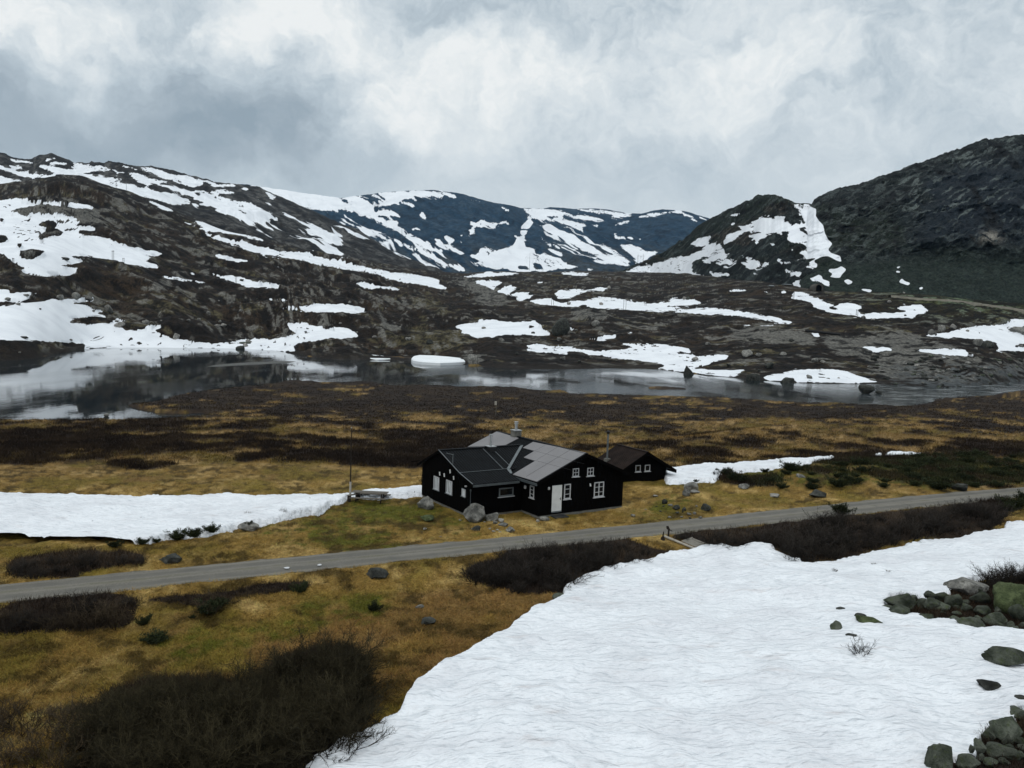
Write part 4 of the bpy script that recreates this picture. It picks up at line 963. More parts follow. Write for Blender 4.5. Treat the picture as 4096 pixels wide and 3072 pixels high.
def build_cabin():
    H = House(**HUT); E = H.empty('cabin')
    tag(E, 'black timber cabin with a white door and grey sheets on its roof beside the road', 'cabin')
    W, L, he, hr, ov, oh = 7.247, 10.77, 2.412, 4.068, .405, .347
    m, P, D, mr, hL = 1.931, 4.042, 7.022, 6.214, 3.767
    k = (hr - he) / (W / 2 + ov); t = .14
    wl = he + ov * k - t
    b = MB(); b.prism([(0, 0, .10), (W, 0, .10), (W, 0, wl), (W / 2, 0, hr - t), (0, 0, wl)], (0, L, 0)); b.build('wall', M_wall, E)
    # wing: gable looks left
    kz = 2.684; kb = 3.168; ef, zf, eb, zb = 1.412, 2.275, 9.447, 2.281; s1 = (kz - zf) / (kb - ef); s2 = (hL - kz) / (mr - kb); s3 = (hL - zb) / (eb - mr)
    bk = m + D
    prof = [(m, .10), (m, zf + s1 * (m - ef) - t), (kb, kz - t), (mr, hL - t), (bk, zb + s3 * (eb - bk) - t), (bk, .10)]
    b = MB(); b.prism([(-P, q, z) for q, z in prof], (P - .002, 0, 0)); b.build('wall', M_wall, E)
    # battens on the gables
    b = MB()
    for i in range(1, 26):
        a = i * .28
        zt = min(wl + a * k, wl + (W - a) * k)
        if a < W: b.box(a - .02, a + .02, -.018, -.002, .12, zt - .05)
    b.build('batten', M_wall, E); b = MB()
    for i in range(1, 27):
        q = m + i * .28
        if q < bk: b.box(-P - .018, -P - .002, q - .02, q + .02, .12, float(np.interp(q, [p[0] for p in prof], [p[1] for p in prof])) - .05 if q > m else 2)
    b.build('batten', M_wall, E)
    b = MB(); b.box(.02, W - .02, .02, L - .02, -.5, .098); b.box(-P + .02, .01, m + .03, bk - .02, -.5, .097)
    b.box(-.06, W + .03, -.06, .018, -.5, .02); b.box(-.06, .018, .018, m - .05, -.5, .02); b.build('foundation', M_conc, E)
    # roofs
    R = MB(); corrug(R, (-ov, -oh, he), (-ov, L + oh, he), (W / 2, -oh, hr), (W / 2, L + oh, hr), .21, .03, .06)
    roof = R.build('roof', M_roof, E)
    R = MB(); corrug(R, (W + ov, -oh, he), (W + ov, L + oh, he), (W / 2, -oh, hr), (W / 2, L + oh, hr), .21, .03, .06); R.build('roof', M_roof, E)
    R = MB(); a0 = -P - .163
    corrug(R, (a0, kb, kz), (2.74, kb, kz), (a0, mr, hL), (2.74, mr, hL), .21, .035, .06); wr = R.build('roof', M_roof, E)
    R = MB(); corrug(R, (a0, ef, zf), (-.62, ef, zf), (a0, kb, kz + .012), (-.62, kb, kz + .012), .21, .035, .06); R.build('roof', M_roof, E)
    R = MB(); corrug(R, (a0, eb, zb), (2.74, eb, zb), (a0, mr, hL), (2.74, mr, hL), .21, .035, .06); R.build('roof', M_roof, E)
    b = MB(); b.bar((a0, mr, hL + .035), (2.74, mr, hL + .035), .30, .03); b.bar((W / 2, -oh, hr + .03), (W / 2, L + oh, hr + .03), .26, .03)
    b.build('ridge_cap', M_roof, E)
    # paler lines on the wing roof: lap flashings and the kink
    b = MB(); b.bar((a0, kb + .02, kz + .062), (-.5, kb + .02, kz + .062), .05, .02)
    for uu_, vv_ in ((1300, 355), (1510, 395)):
        u, v = 1650 + uu_ / 4.609, 1720 + vv_ / 4.609
        q = H.on(u, v, (0, -s2, 1), kz - s2 * kb); e = H.on(1650 + (uu_ + 330) / 4.609, 1720 + (vv_ + 390 if uu_ == 1300 else vv_ + 300) / 4.609, (0, -s2, 1), kz - s2 * kb)
        b.bar(q + (0, 0, .05), (q[0], max(kb + .05, e[1]), kz + s2 * (max(kb + .05, e[1]) - kb) + .05), .035, .02)
    b.bar((a0 - .01, ef, zf + .04), (a0 - .01, kb, kz + .04), .05, .03); b.bar((a0 - .01, kb, kz + .04), (a0 - .01, mr, hL + .04), .05, .03)
    b.build('flashing', M_flash, wr)
    b = MB(); v0 = np.array([-.40, 3.17, 2.74]); v1 = np.array([2.70, 6.18, 3.80]); b.bar(v0, v1, .20, .03)
    b.bar((-.43, 3.20, 2.73), (-.62, 2.45, 2.56), .16, .03); b.bar((-.33, 3.1, 2.69), (-.47, 2.68, 2.55), .14, .03); b.build('valley_flashing', M_flash, wr)
    # gutters and fascias
    b = MB(); b.box(-ov - .10, -ov + .0, -oh, m + .55, he - .20, he - .045); b.build('gutter', M_gutter, roof)
    b = MB(); b.box(a0, -.64, ef - .06, ef - .01, zf - .17, zf - .03); b.build('fascia', M_gutter, wr)
    # bargeboards
    b = MB()
    for x0, x1 in ((-ov, W / 2), (W + ov, W / 2)):
        b.prism([(x0, -oh - .04, he - .19), (x1, -oh - .04, hr - .19), (x1, -oh - .04, hr + .03), (x0, -oh - .04, he + .03)], (0, .035, 0))
    b.build('bargeboard', M_wall, E)
    b = MB()
    for (q0, z0), (q1, z1) in (((ef, zf), (kb, kz)), ((kb, kz), (mr, hL)), ((eb, zb), (mr, hL))):
        b.prism([(a0 - .04, q0, z0 - .17), (a0 - .04, q1, z1 - .17), (a0 - .04, q1, z1 + .02), (a0 - .04, q0, z0 + .02)], (.035, 0, 0))
    b.build('bargeboard', M_wall, E)
    # grey sheets laid on the main roof
    nrm = (-k, 0, 1); kk = he + ov * k + .045
    def sheet(txt):
        n_ = [float(q) for q in txt.split()]
        return [H.on(1850 + n_[i] / 5.53, 1680 + n_[i + 1] / 5.53, nrm, kk) for i in range(0, len(n_), 2)]
    fx, fy = (2344 - 1850) * 5.53, (1812.5 - 1680) * 5.53; gx, gy = (2147.6 - 1850) * 5.53, (1927.5 - 1680) * 5.53
    for txt in (f'1110 1212 1610 910 1355 835 1595 690 1335 620 1560 492 {fx} {fy} {gx} {gy}', '200 592 752 294 1240 408 930 572'):
        q = sheet(txt)
        if txt.startswith('200'):
            q[0] = np.array([.9, L + .30, 0]); q[1] = np.array([W / 2 - .1, L + .30, 0]); q[0][2] = kk + k * q[0][0]; q[1][2] = kk + k * q[1][0]
        b = MB(); b.prism(q, (0, 0, .035)); sh = b.build('roof_sheet', M_sheet, roof)
    # seams between the sheets
    b = MB()
    def ln(x0, y0, x1, y1, w=.03):
        p = H.on(1850 + x0 / 5.53, 1680 + y0 / 5.53, nrm, kk) + (0, 0, .036); q = H.on(1850 + x1 / 5.53, 1680 + y1 / 5.53, nrm, kk) + (0, 0, .036)
        b.bar(p, q, w, .008)
    ln(1410, 1262, 1890, 970); ln(1895, 968, 2560, 560); ln(1640, 890, 2330, 470, .02); ln(1600, 690, 1880, 540, .015); ln(1610, 905, 2560, 1180 - 20, .012); ln(1590, 690, 2700, 985, .012)
    b.build('seam', M_black, sh)
    # flues
    p = H.on(1650 + 1450 / 4.609, 1720 + 380 / 4.609, (0, 1, 0), mr - .38)
    b = MB(); b.box(p[0] - .27, p[0] + .27, mr - .70, mr + .05, hL - .25, hL + .10); ch = b.build('chimney', M_black, E)
    b = MB(); b.tube((p[0], mr - .3, hL + .10), (p[0], mr - .3, hL + .92), .085, n=14); b.box(p[0] - .30, p[0] + .30, mr - .62, mr + .0, hL + .10, hL + .135); b.build('flue', M_steel, ch)
    b = MB(); b.tube((p[0], mr - .3, hL + .92), (p[0], mr - .3, hL + .97), .13, n=14); b.build('cap', M_steel, ch)
    p = H.on(1850 + 1180 / 5.53, 1680 + 400 / 5.53, (1, 0, 0), W / 2)
    b = MB(); b.box(W / 2 - .30, W / 2 + .30, p[1] - .30, p[1] + .30, hr - .2, hr + .45); ch = b.build('chimney', M_conc, E)
    b = MB(); b.tube((W / 2, p[1], hr + .50), (W / 2, p[1], hr + 1.02), .11, n=14); b.box(W / 2 - .34, W / 2 + .34, p[1] - .34, p[1] + .34, hr + .45, hr + .50); b.build('flue', M_steel, ch)
    b = MB(); b.tube((W / 2, p[1], hr + .97), (W / 2, p[1], hr + 1.02), .17, n=14); b.tube((W / 2, p[1], hr + 1.10), (W / 2, p[1], hr + 1.13), .17, n=14); b.tube((W / 2, p[1], hr + 1.02), (W / 2, p[1], hr + 1.10), .09, n=10); b.build('cap', M_steel, ch)
    # front wall
    def B(x, y): return H.on(2050 + x / 4.148, 1720 + y / 4.148, (0, 1, 0), 0)
    window(E, B(998, 640), B(1093, 768), 0, -1, 2, 2, fw=.05); window(E, B(1240, 628), B(1337, 757), 0, -1, 2, 2, fw=.05)
    window(E, B(857, 900), B(953, 1140), 0, -1, 1, 3); window(E, B(1354, 868), B(1503, 1102), 0, -1, 2, 3)
    d0, d1 = B(640, 1378), B(825, 908)
    b = MB(); b.box(d0[0], d1[0] - .02, -.035, -.004, d0[2] + .10, d1[2]); dr = b.build('door', M_white, E, bevel=.006)
    b = MB(); hx = d1[0] - .12; b.box(hx - .02, hx + .02, -.045, -.036, 1.02, 1.20); b.bar((hx, -.07, 1.12), (hx - .13, -.07, 1.12), .022, .022); b.bar((hx, -.036, 1.12), (hx, -.075, 1.12), .022, .022); b.build('handle', M_black, dr)
    b = MB(); b.box(d0[0] - .0, d1[0] - .02, -.05, -.004, d0[2] + .015, d0[2] + .098); b.build('kick_plate', M_flash, dr)
    b = MB(); b.box(d0[0] - .08, d0[0] - .003, -.03, -.003, d0[2], d1[2] + .09); b.box(d1[0] - .017, d1[0] + .05, -.03, -.003, d0[2], d1[2] + .09); b.box(d0[0] - .0, d1[0] - .02, -.03, -.003, d1[2] + .004, d1[2] + .09); b.build('door_frame', M_wall, dr)
    b = MB(); b.box(d0[0] - .1, d1[0] + .1, -.75, -.05, -.30, .06); b.build('door_step', plain('wet_slab', (.02, .022, .024), rough=.6, spec=.3), E, bevel=.02)
    q = B(598, 968); b = MB(); b.box(q[0] - .085, q[0] + .085, -.10, -.002, q[2] - .10, q[2] + .10); b.build('lamp', M_frame, E, bevel=.04)
    q = B(1288, 910); b = MB(); b.prism([(q[0] - .07, -.02, q[2] + .10), (q[0] + .05, -.02, q[2] + .09), (q[0] + .10, -.02, q[2] - .10), (q[0] - .02, -.02, q[2] - .11)], (0, .016, 0)); b.build('wall_plate', M_white, E)
    # side wall by the corner
    def S(x, y): return H.on(2050 + x / 4.148, 1720 + y / 4.148, (1, 0, 0), 0)
    window(E, S(300, 915), S(358, 1140), 1, -1, 1, 3, fw=.06)
    q = S(222, 945); b = MB(); b.box(-.12, -.002, q[1] - .10, q[1] + .10, q[2] - .12, q[2] + .12); b.build('lamp', M_frame, E, bevel=.04)
    # wing front
    def C(x, y): return H.on(1650 + x / 4.609, 1720 + y / 4.609, (0, 1, 0), m)
    window(E, C(1592, 1075), C(1853, 1208), 0, -1, 1, 1, fw=.08, frame=M_flash)
    # wing gable
    def G(x, y): return H.on(1650 + x / 4.609, 1720 + y / 4.609, (1, 0, 0), -P)
    window(E, G(403, 840), G(493, 1122), 1, -1, 1, 1, curtain=3, fw=.06); window(E, G(632, 910), G(732, 1202), 1, -1, 1, 1, curtain=3, fw=.06); window(E, G(920, 1075), G(980, 1240), 1, -1, 1, 1, curtain=1, fw=.07)
    for x, y in ((515, 802), (600, 828), (708, 760), (773, 880)):
        q = G(x, y); b = MB(); b.tube((-P - .06, q[1] + .02, q[2] + .12), (-P - .06, q[1] - .03, q[2] - .13), .045, n=10); b.build('insulator', M_white, E)
    q = G(1000, 1037); b = MB(); b.box(-P - .14, -P - .002, q[1] - .06, q[1] + .06, q[2] - .05, q[2] + .05); b.build('lamp', M_frame, E, bevel=.02)
    b = MB(); b.tube((-P - .05, m - .06, 1.75), (-P - .05, m - .06, .15), .022, n=8); b.tube((-P - .05, m - .06, 1.75), (-P - .05, m - .06, 1.86), .05, n=8); b.build('downpipe', M_gutter, E)
    # aerial on the roof edge
    b = MB(); q = H.on(1650 + 742 / 4.609, 1720 + 640 / 4.609, (0, -s2, 1), kz - s2 * kb); b.tube(q + (0, 0, -.1), q + (0, 0, .72), .025, n=6)
    r = q + (0, 0, .70); b.bar(r, r + (-.5, 0, .12), .03, .03)
    for i in range(5): c_ = r + (-.1 * i - .05, 0, .024 * i); b.bar(c_ + (0, -.14, 0), c_ + (0, .14, 0), .015, .015)
    b.build('aerial', M_flash, E)
    b = MB(); b.box(W + .02, W + .30, 1.2, 1.9, 1.35, 1.75); b.build('meter_box', M_black, E)
    b = MB(); b.bar((-P - .15, bk + .25, 2.55), (-P - .75, bk + .35, 2.50), .05, .05); b.build('bracket', M_wall, E)
build_cabin()

def build_shed():
    H = House(.49, 13.18, 65.4, -12.73); E = H.empty('shed')
    tag(E, 'small black shed with a brown ribbed roof and two white windows behind the cabin', 'shed')
    W, L, hr, ov, oh = 4.69, 3.35, 2.73, .71, .44; he = 1.08
    k = (hr - he) / (W / 2 + ov); t = .13; wl = he + ov * k - t
    b = MB(); b.prism([(-W, 0, .12), (0, 0, .12), (0, 0, wl), (-W / 2, 0, hr - t), (-W, 0, wl)], (0, L, 0)); b.build('wall', M_wall, E)
    b = MB(); b.box(-W + .02, -.02, .02, L - .02, -.7, .118); b.build('foundation', M_conc, E)
    b = MB(); b.box(-W - .02, .02, -.05, -.004, .07, .125); b.build('sill_board', M_frame, E)
    R = MB(); corrug(R, (-W - ov, -oh, he), (-W - ov, L + oh, he), (-W / 2, -oh, hr), (-W / 2, L + oh, hr), .20, .03, .06); rf = R.build('roof', M_rust, E)
    R = MB(); corrug(R, (ov, -oh, he), (ov, L + oh, he), (-W / 2, -oh, hr), (-W / 2, L + oh, hr), .20, .03, .06); R.build('roof', M_rust, E)
    b = MB()
    for x0, x1 in ((-W - ov, -W / 2), (ov, -W / 2)):
        b.prism([(x0, -oh - .04, he - .22), (x1, -oh - .04, hr - .22), (x1, -oh - .04, hr + .03), (x0, -oh - .04, he + .03)], (0, .035, 0))
    b.box(ov - .03, ov + .01, -oh, L + oh, he - .24, he - .06); b.build('bargeboard', M_wall, E)
    b = MB(); b.bar((-W / 2, -oh, hr + .03), (-W / 2, L + oh, hr + .03), .24, .03); b.build('ridge_cap', M_rust, E)
    def B(x, y): return H.on(2380 + x / 4.609, 1720 + y / 4.609, (0, 1, 0), 0)
    window(E, B(746, 652), B(832, 768), 0, -1, 1, 1, fw=.05); window(E, B(919, 644), B(1006, 757), 0, -1, 1, 1, fw=.05)
    b = MB(); b.bar((.0, .0, wl - .12), (.42, -.02, wl + .02 - .25), .04, .04); b.tube((.05, -.03, wl - .2), (.05, -.03, .0), .03, n=8); b.build('downpipe', M_gutter, E)
    p = H.on(2380 + 222 / 4.609, 1720 + 560 / 4.609, (-k, 0, 1), he + (W + ov) * k + .0)
    b = MB(); b.box(p[0] - .2, p[0] + .2, p[1] - .2, p[1] + .2, p[2] - .25, p[2] + .18); ch = b.build('chimney', M_conc, E)
    b = MB(); b.tube(p + (0, 0, .18), p + (0, 0, 2.25), .075, n=12); b.build('flue', M_flash, ch)
    b = MB()
    b.tube(p + (0, 0, 2.25), p + (0, 0, 2.33), .10, .14, n=12); b.tube(p + (0, 0, 2.33), p + (0, 0, 2.45), .14, .15, n=12); b.tube(p + (0, 0, 2.45), p + (0, 0, 2.55), .15, .04, n=12); b.build('cap', M_black, ch)
build_shed()
# ------------------------------------------------------------------ boulders
import bmesh
def ico(sub):
    bm = bmesh.new(); bmesh.ops.create_icosphere(bm, subdivisions=sub, radius=1.0)
    v = np.array([q.co[:] for q in bm.verts]); f = np.array([[w.index for w in q.verts] for q in bm.faces]); bm.free(); return v, f
ICO = {2: ico(2), 3: ico(3), 4: ico(4), 5: ico(5)}

def rock_mat(name, c1, c2, c3, sc_=1.0):
    m, nt, b = material(name)
    tc = nt.new('ShaderNodeTexCoord').outputs['Object']
    rnd = nt.new('ShaderNodeObjectInfo').outputs['Random']
    a = nt.new('ShaderNodeVectorMath', operation='ADD'); nt.put(a.inputs[0], tc); nt.put(a.inputs[1], nt.math('MULTIPLY', rnd, 40.0)); p = a.outputs[0]
    f = nt.noise(p, 2.2 * sc_, 6, .65); g = nt.noise(p, 5.5 * sc_, 5, .6); h = nt.noise(p, 1.1 * sc_, 3); sp = nt.noise(p, 16 * sc_, 4, .7)
    c = nt.mix(nt.ramp(f, .35, .65), c1, c2); c = nt.mix(nt.ramp(g, .52, .66, 0, .8), c, c3)
    c = nt.mix(nt.ramp(sp, .50, .68, 0, .55), c, tuple(x * .3 for x in c1))
    k = nt.new('ShaderNodeVectorMath', operation='SCALE'); nt.put(k.inputs[0], c); nt.put(k.inputs['Scale'], nt.math('MULTIPLY', nt.ramp(rnd, 0, 1, .75, 1.25, False), nt.ramp(h, .3, .7, .7, 1.25)))
    nt.put(b.inputs['Base Color'], k.outputs[0]); b.inputs['Roughness'].default_value = .92; b.inputs['Specular IOR Level'].default_value = .15
    nt.put(b.inputs['Normal'], nt.bump(nt.math('ADD', f, nt.math('MULTIPLY', sp, .35)), 1.0, .13))
    return m
M_rock = {'grey': rock_mat('grey_rock', (.125, .125, .117), (.23, .225, .205), (.060, .062, .052)),
          'green': rock_mat('mossy_rock', (.042, .050, .036), (.082, .090, .072), (.048, .062, .026)),
          'dark': rock_mat('dark_rock', (.026, .028, .026), (.058, .060, .054), (.034, .038, .024)),
          'pale': rock_mat('pale_rock', (.20, .195, .18), (.27, .26, .24), (.12, .12, .105)),
          'moss': rock_mat('green_rock', (.052, .068, .030), (.080, .098, .046), (.030, .038, .020))}

def boulder_mesh(seed, w, dp, h, sub, rough=.09):
    r = np.random.default_rng(seed)
    v, f = ICO[sub]
    n = r.normal(size=(12, 3)); n /= np.linalg.norm(n, axis=1)[:, None]; dd = r.uniform(.48, .85, 12)
    t = v @ n.T
    lim = np.where(t > .05, dd[None] / np.maximum(t, .05), 9).min(1)
    rad = np.minimum(lim, 1.0)
    p = v * rad[:, None]
    q = v * 2.1 + seed * 3.7
    nz = fbm(q[:, 0] + q[:, 2] * .7, q[:, 1] - q[:, 2] * .6, seed % 97, 4, .55) - .5
    p = p * (1 + nz * rough * 2.6)[:, None]
    lo, hi = p.min(0), p.max(0)
    p = (p - (lo + hi) / 2) / (hi - lo) * np.array([w, dp, h * 1.25])
    p[:, 2] += h * .5 - h * .125
    return mesh_np('boulder', p, f, smooth=True)

BSEED = [100]
def boulder(u, v, w, h, tone, label, where='ground', group=None, dp=.85, sub=None, cat='boulder', p=None):
    BSEED[0] += 1
    if p is None: p = at_ground(u, v)[0] if where == 'ground' else at_moor(u, v)
    if where == 'lake': p = at_z(u, v, LAKE)
    elif where == 'ground' and R_s3.get(np.array([float(u)]), np.array([v - .3 * h]))[0] > .45: p = at_ground(u, v, .22)[0]
    D = p[1]; W = w * D / F; Hh = h * D / F / (1 if where != 'ground' else .97)
    sub = sub or (5 if w > 90 else 4 if w > 34 else 3 if w > 14 else 2)
    o = link('boulder', boulder_mesh(BSEED[0], W, W * dp, Hh, sub), None, M_rock[tone])
    o.location = p + np.array([0, W * dp * .35, 0]); o.rotation_euler = (0, 0, 0)
    return tag(o, label, cat, group)

for a in [(1701, 2038, 72, 50, 'grey', 'smooth pale grey boulder at the back left corner of the black cabin'),
          (1894, 2092, 96, 72, 'grey', 'tall pointed grey boulder at the near left corner of the cabin'),
          (1966, 2084, 56, 33, 'grey', 'low rounded grey boulder just right of the tall pointed boulder by the cabin'),
          (2003, 2090, 26, 15, 'grey', 'small round stone in the grass in front of the cabin wing'),
          (1981, 2098, 20, 13, 'grey', 'very small grey stone left of the small round stone by the cabin wing'),
          (2012, 2106, 42, 11, 'grey', 'flat grey stone sunk in the grass below the cabin wing'),
          (1905, 2127, 34, 24, 'dark', 'dark upright stone in yellow grass between tall boulder and road'),
          (2041, 2132, 40, 25, 'grey', 'square topped grey stone at the grass edge above the road'),
          (2151, 2090, 15, 12, 'pale', 'little whitish stone under the cabin corner near the white door'),
          (2178, 2085, 44, 18, 'grey', 'grey foundation stone under the cabin corner left of the white door'),
          (1707, 2084, 58, 20, 'moss', 'flat mossy stone in the green grass left of the tall pointed boulder'),
          (988, 2127, 82, 31, 'grey', 'broad grey boulder under a juniper at the edge of the left snow band'),
          (672, 2256, 100, 38, 'dark', 'dark pointed boulder in the grass above the road on the left'),
          (1505, 2318, 96, 38, 'dark', 'dark broken boulder in the grass just below the road'),
          (2236, 2405, 58, 33, 'green', 'dark grey boulder at the edge of the foreground snow below the thicket'),
          (1677, 2436, 38, 13, 'grey', 'small half buried stone in the foreground grass right of the green juniper'),
          (1712, 2498, 62, 20, 'dark', 'dark tussock shaped as a stone in the brown foreground grass'),  # a dark clump in the grass, stood in for by a made-up boulder
          (2765, 1967, 58, 36, 'grey', 'big pale block shaped boulder right of the shed against the snow'),
          (2747, 1984, 34, 27, 'grey', 'pointed grey stone below the pale block boulder'),
          (2782, 1975, 42, 12, 'pale', 'flat pale stone right below the pale block boulder'),
          (2825, 2044, 40, 28, 'dark', 'dark rounded stone at the right end of the rubble beside the cabin'),
          (2979, 1957, 45, 21, 'grey', 'rounded grey boulder in the dark juniper bank right of the shed'),
          (3207, 1911, 35, 14, 'grey', 'low grey boulder high on the dark juniper bank'),
          (3275, 1990, 74, 29, 'dark', 'wide dark boulder half hidden by junipers above the road'),
          (3104, 1993, 42, 15, 'pale', 'sloping pale slab in the grass below the juniper bank'),
          (3846, 1966, 74, 28, 'dark', 'dark boulder beside the far right stretch of the road'),
          (3350, 2527, 56, 36, 'green', 'pointed grey boulder standing alone on the foreground snow'),
          (3488, 2500, 100, 25, 'moss', 'long low mossy boulder melting out of the snow left of the rock pile'),
          (3368, 2445, 42, 10, 'dark', 'small dark sliver of rock in the snow, upper one of two'),
          (3448, 2475, 54, 13, 'dark', 'thin dark rock in the snow above the long mossy boulder'),
          (3412, 2555, 48, 15, 'dark', 'thin dark rock touching the bare shrub on the snow'),
          (4050, 2660, 165, 47, 'green', 'broad grey boulder in the snow at the right edge, below the rock pile'),
          (3975, 2756, 92, 22, 'dark', 'long flat dark rock in the snow near the right edge'),
          (4095, 2803, 52, 15, 'dark', 'little rounded rock in the snow at the very right edge'),
          (3891, 3032, 24, 8, 'dark', 'tiny dark rock in the snow beside the near rock pile')]:
    boulder(*a)
# rubble beside the cabin
for (x0, x1, y0, y1) in [(1225, 1350, 1255, 1365), (1340, 1450, 1360, 1415), (1420, 1590, 1370, 1480), (1590, 1700, 1410, 1500), (1060, 1180, 1190, 1240), (650, 760, 1540, 1600), (1600, 1640, 1480, 1520), (1340, 1420, 1580, 1625), (1230, 1300, 1385, 1420),
                         (1480, 1560, 1500, 1540), (1690, 1790, 1520, 1570), (1100, 1180, 1400, 1435), (1800, 1880, 1500, 1560), (1560, 1640, 1580, 1620), (880, 980, 1455, 1480), (1180, 1240, 1480, 1510), (1720, 1790, 1600, 1640), (1900, 1990, 1580, 1640), (1850, 1900, 1380, 1420), (2000, 2074, 1370, 1480)]:
    boulder(2380 + (x0 + x1) / 2 / 4.609, 1720 + y1 / 4.609, (x1 - x0) / 4.609 * .85, (y1 - y0) / 4.609 * .8, random.choice(['grey', 'dark', 'dark']), 'grey stone in the rubble between the cabin and the road', group='stones of the rubble beside the cabin')
for q in [(1700, 2118, 16, 7), (1975, 2130, 18, 8), (1990, 2124, 14, 7), (1958, 2118, 14, 6), (2000, 2135, 16, 9), (1840, 2083, 14, 6), (1938, 2091, 12, 6), (1890, 2118, 12, 5), (1762, 2150, 12, 5)]:
    boulder(*q, 'pale', 'small pale stone in the grass in front of the cabin wing', group='small stones in front of the cabin')
# rock piles standing out of the foreground snow
PILE = 'grey boulder in the pile rising from the snow at the right edge'
for i, (x0, x1, y0, y1) in enumerate([(690, 1030, 630, 820), (650, 790, 770, 830), (945, 1040, 648, 720), (735, 1010, 795, 920), (675, 765, 908, 940), (1115, 1240, 608, 670), (1235, 1280, 628, 670), (1240, 1425, 620, 735), (1030, 1160, 690, 785), (1115, 1330, 700, 810), (1240, 1410, 740, 820), (1350, 1545, 640, 790),
      (1530, 1640, 700, 760), (1525, 1650, 750, 835), (1040, 1240, 862, 950), (1430, 1540, 830, 880), (1385, 1525, 895, 950), (1530, 1820, 940, 1060), (1680, 1800, 880, 960), (1785, 2035, 858, 1000), (1680, 1870, 780, 890), (1660, 1850, 625, 750), (1655, 1760, 553, 640), (1920, 2420, 555, 850), (2075, 2300, 770, 950), (2030, 2190, 1000, 1085),
      (1920, 2035, 960, 1030), (1830, 1930, 1035, 1070), (2140, 2300, 1060, 1095), (2030, 2120, 940, 1040), (1600, 1690, 890, 930), (1290, 1350, 830, 850), (1240, 1270, 885, 915), (1900, 1990, 780, 850), (1440, 1520, 760, 800), (2180, 2320, 950, 1030)]):
    lab, grp, tone = PILE, 'boulders of the upper right pile', 'green'
    if i == 0: lab, grp = 'big dark boulder at the left end of the upper right rock pile', None
    if i == 23: lab, grp, tone = 'huge green mossy boulder at the right edge, largest of the upper pile', None, 'moss'
    if i == 17: lab, grp = 'large smooth grey boulder at the lower edge of the upper right pile, at the snow', None
    boulder(3300 + (x0 + x1) / 2 / 2.779, 2150 + y1 / 2.779, (x1 - x0) / 2.779 * 1.06, (y1 - y0) / 2.779 * 1.06, tone, lab, group=grp, dp=.75)
boulder(3300 + 1640 / 2.779, 2150 + 640 / 2.779, 200, 56, 'grey', 'long sloping grey slab along the top of the upper right rock pile', dp=.5)
for i, (x0, x1, y0, y1) in enumerate([(500, 1085, 1085, 1520), (1050, 1500, 1310, 1520), (1240, 1340, 1040, 1190), (1330, 1550, 940, 1250), (1480, 1740, 765, 1000), (1720, 2320, 600, 1010), (1940, 2400, 430, 610), (1600, 2150, 1090, 1290), (1370, 1600, 1210, 1340), (1890, 2060, 1040, 1150), (1840, 2000, 860, 1050), (2080, 2300, 930, 1060),
      (2040, 2120, 880, 960), (1500, 1800, 1310, 1450), (1800, 2000, 1290, 1400), (1420, 1520, 1130, 1200), (2060, 2260, 1150, 1290), (1740, 1840, 1060, 1120), (2130, 2330, 1040, 1140)]):
    lab, grp = 'grey boulder in the near pile at the bottom right corner', 'boulders of the bottom right pile'
    if i == 0: lab, grp = 'big rounded dark boulder at the bottom edge of the snow, left of the near pile', None
    if i == 6: lab, grp = 'overhanging flat topped boulder at the top of the near pile, bottom right', None
    boulder(3600 + (x0 + x1) / 2 / 4.46, 2750 + y1 / 4.46, (x1 - x0) / 4.46 * 1.06, (y1 - y0) / 4.46 * 1.06, 'green', lab, group=grp, dp=.8, sub=5)
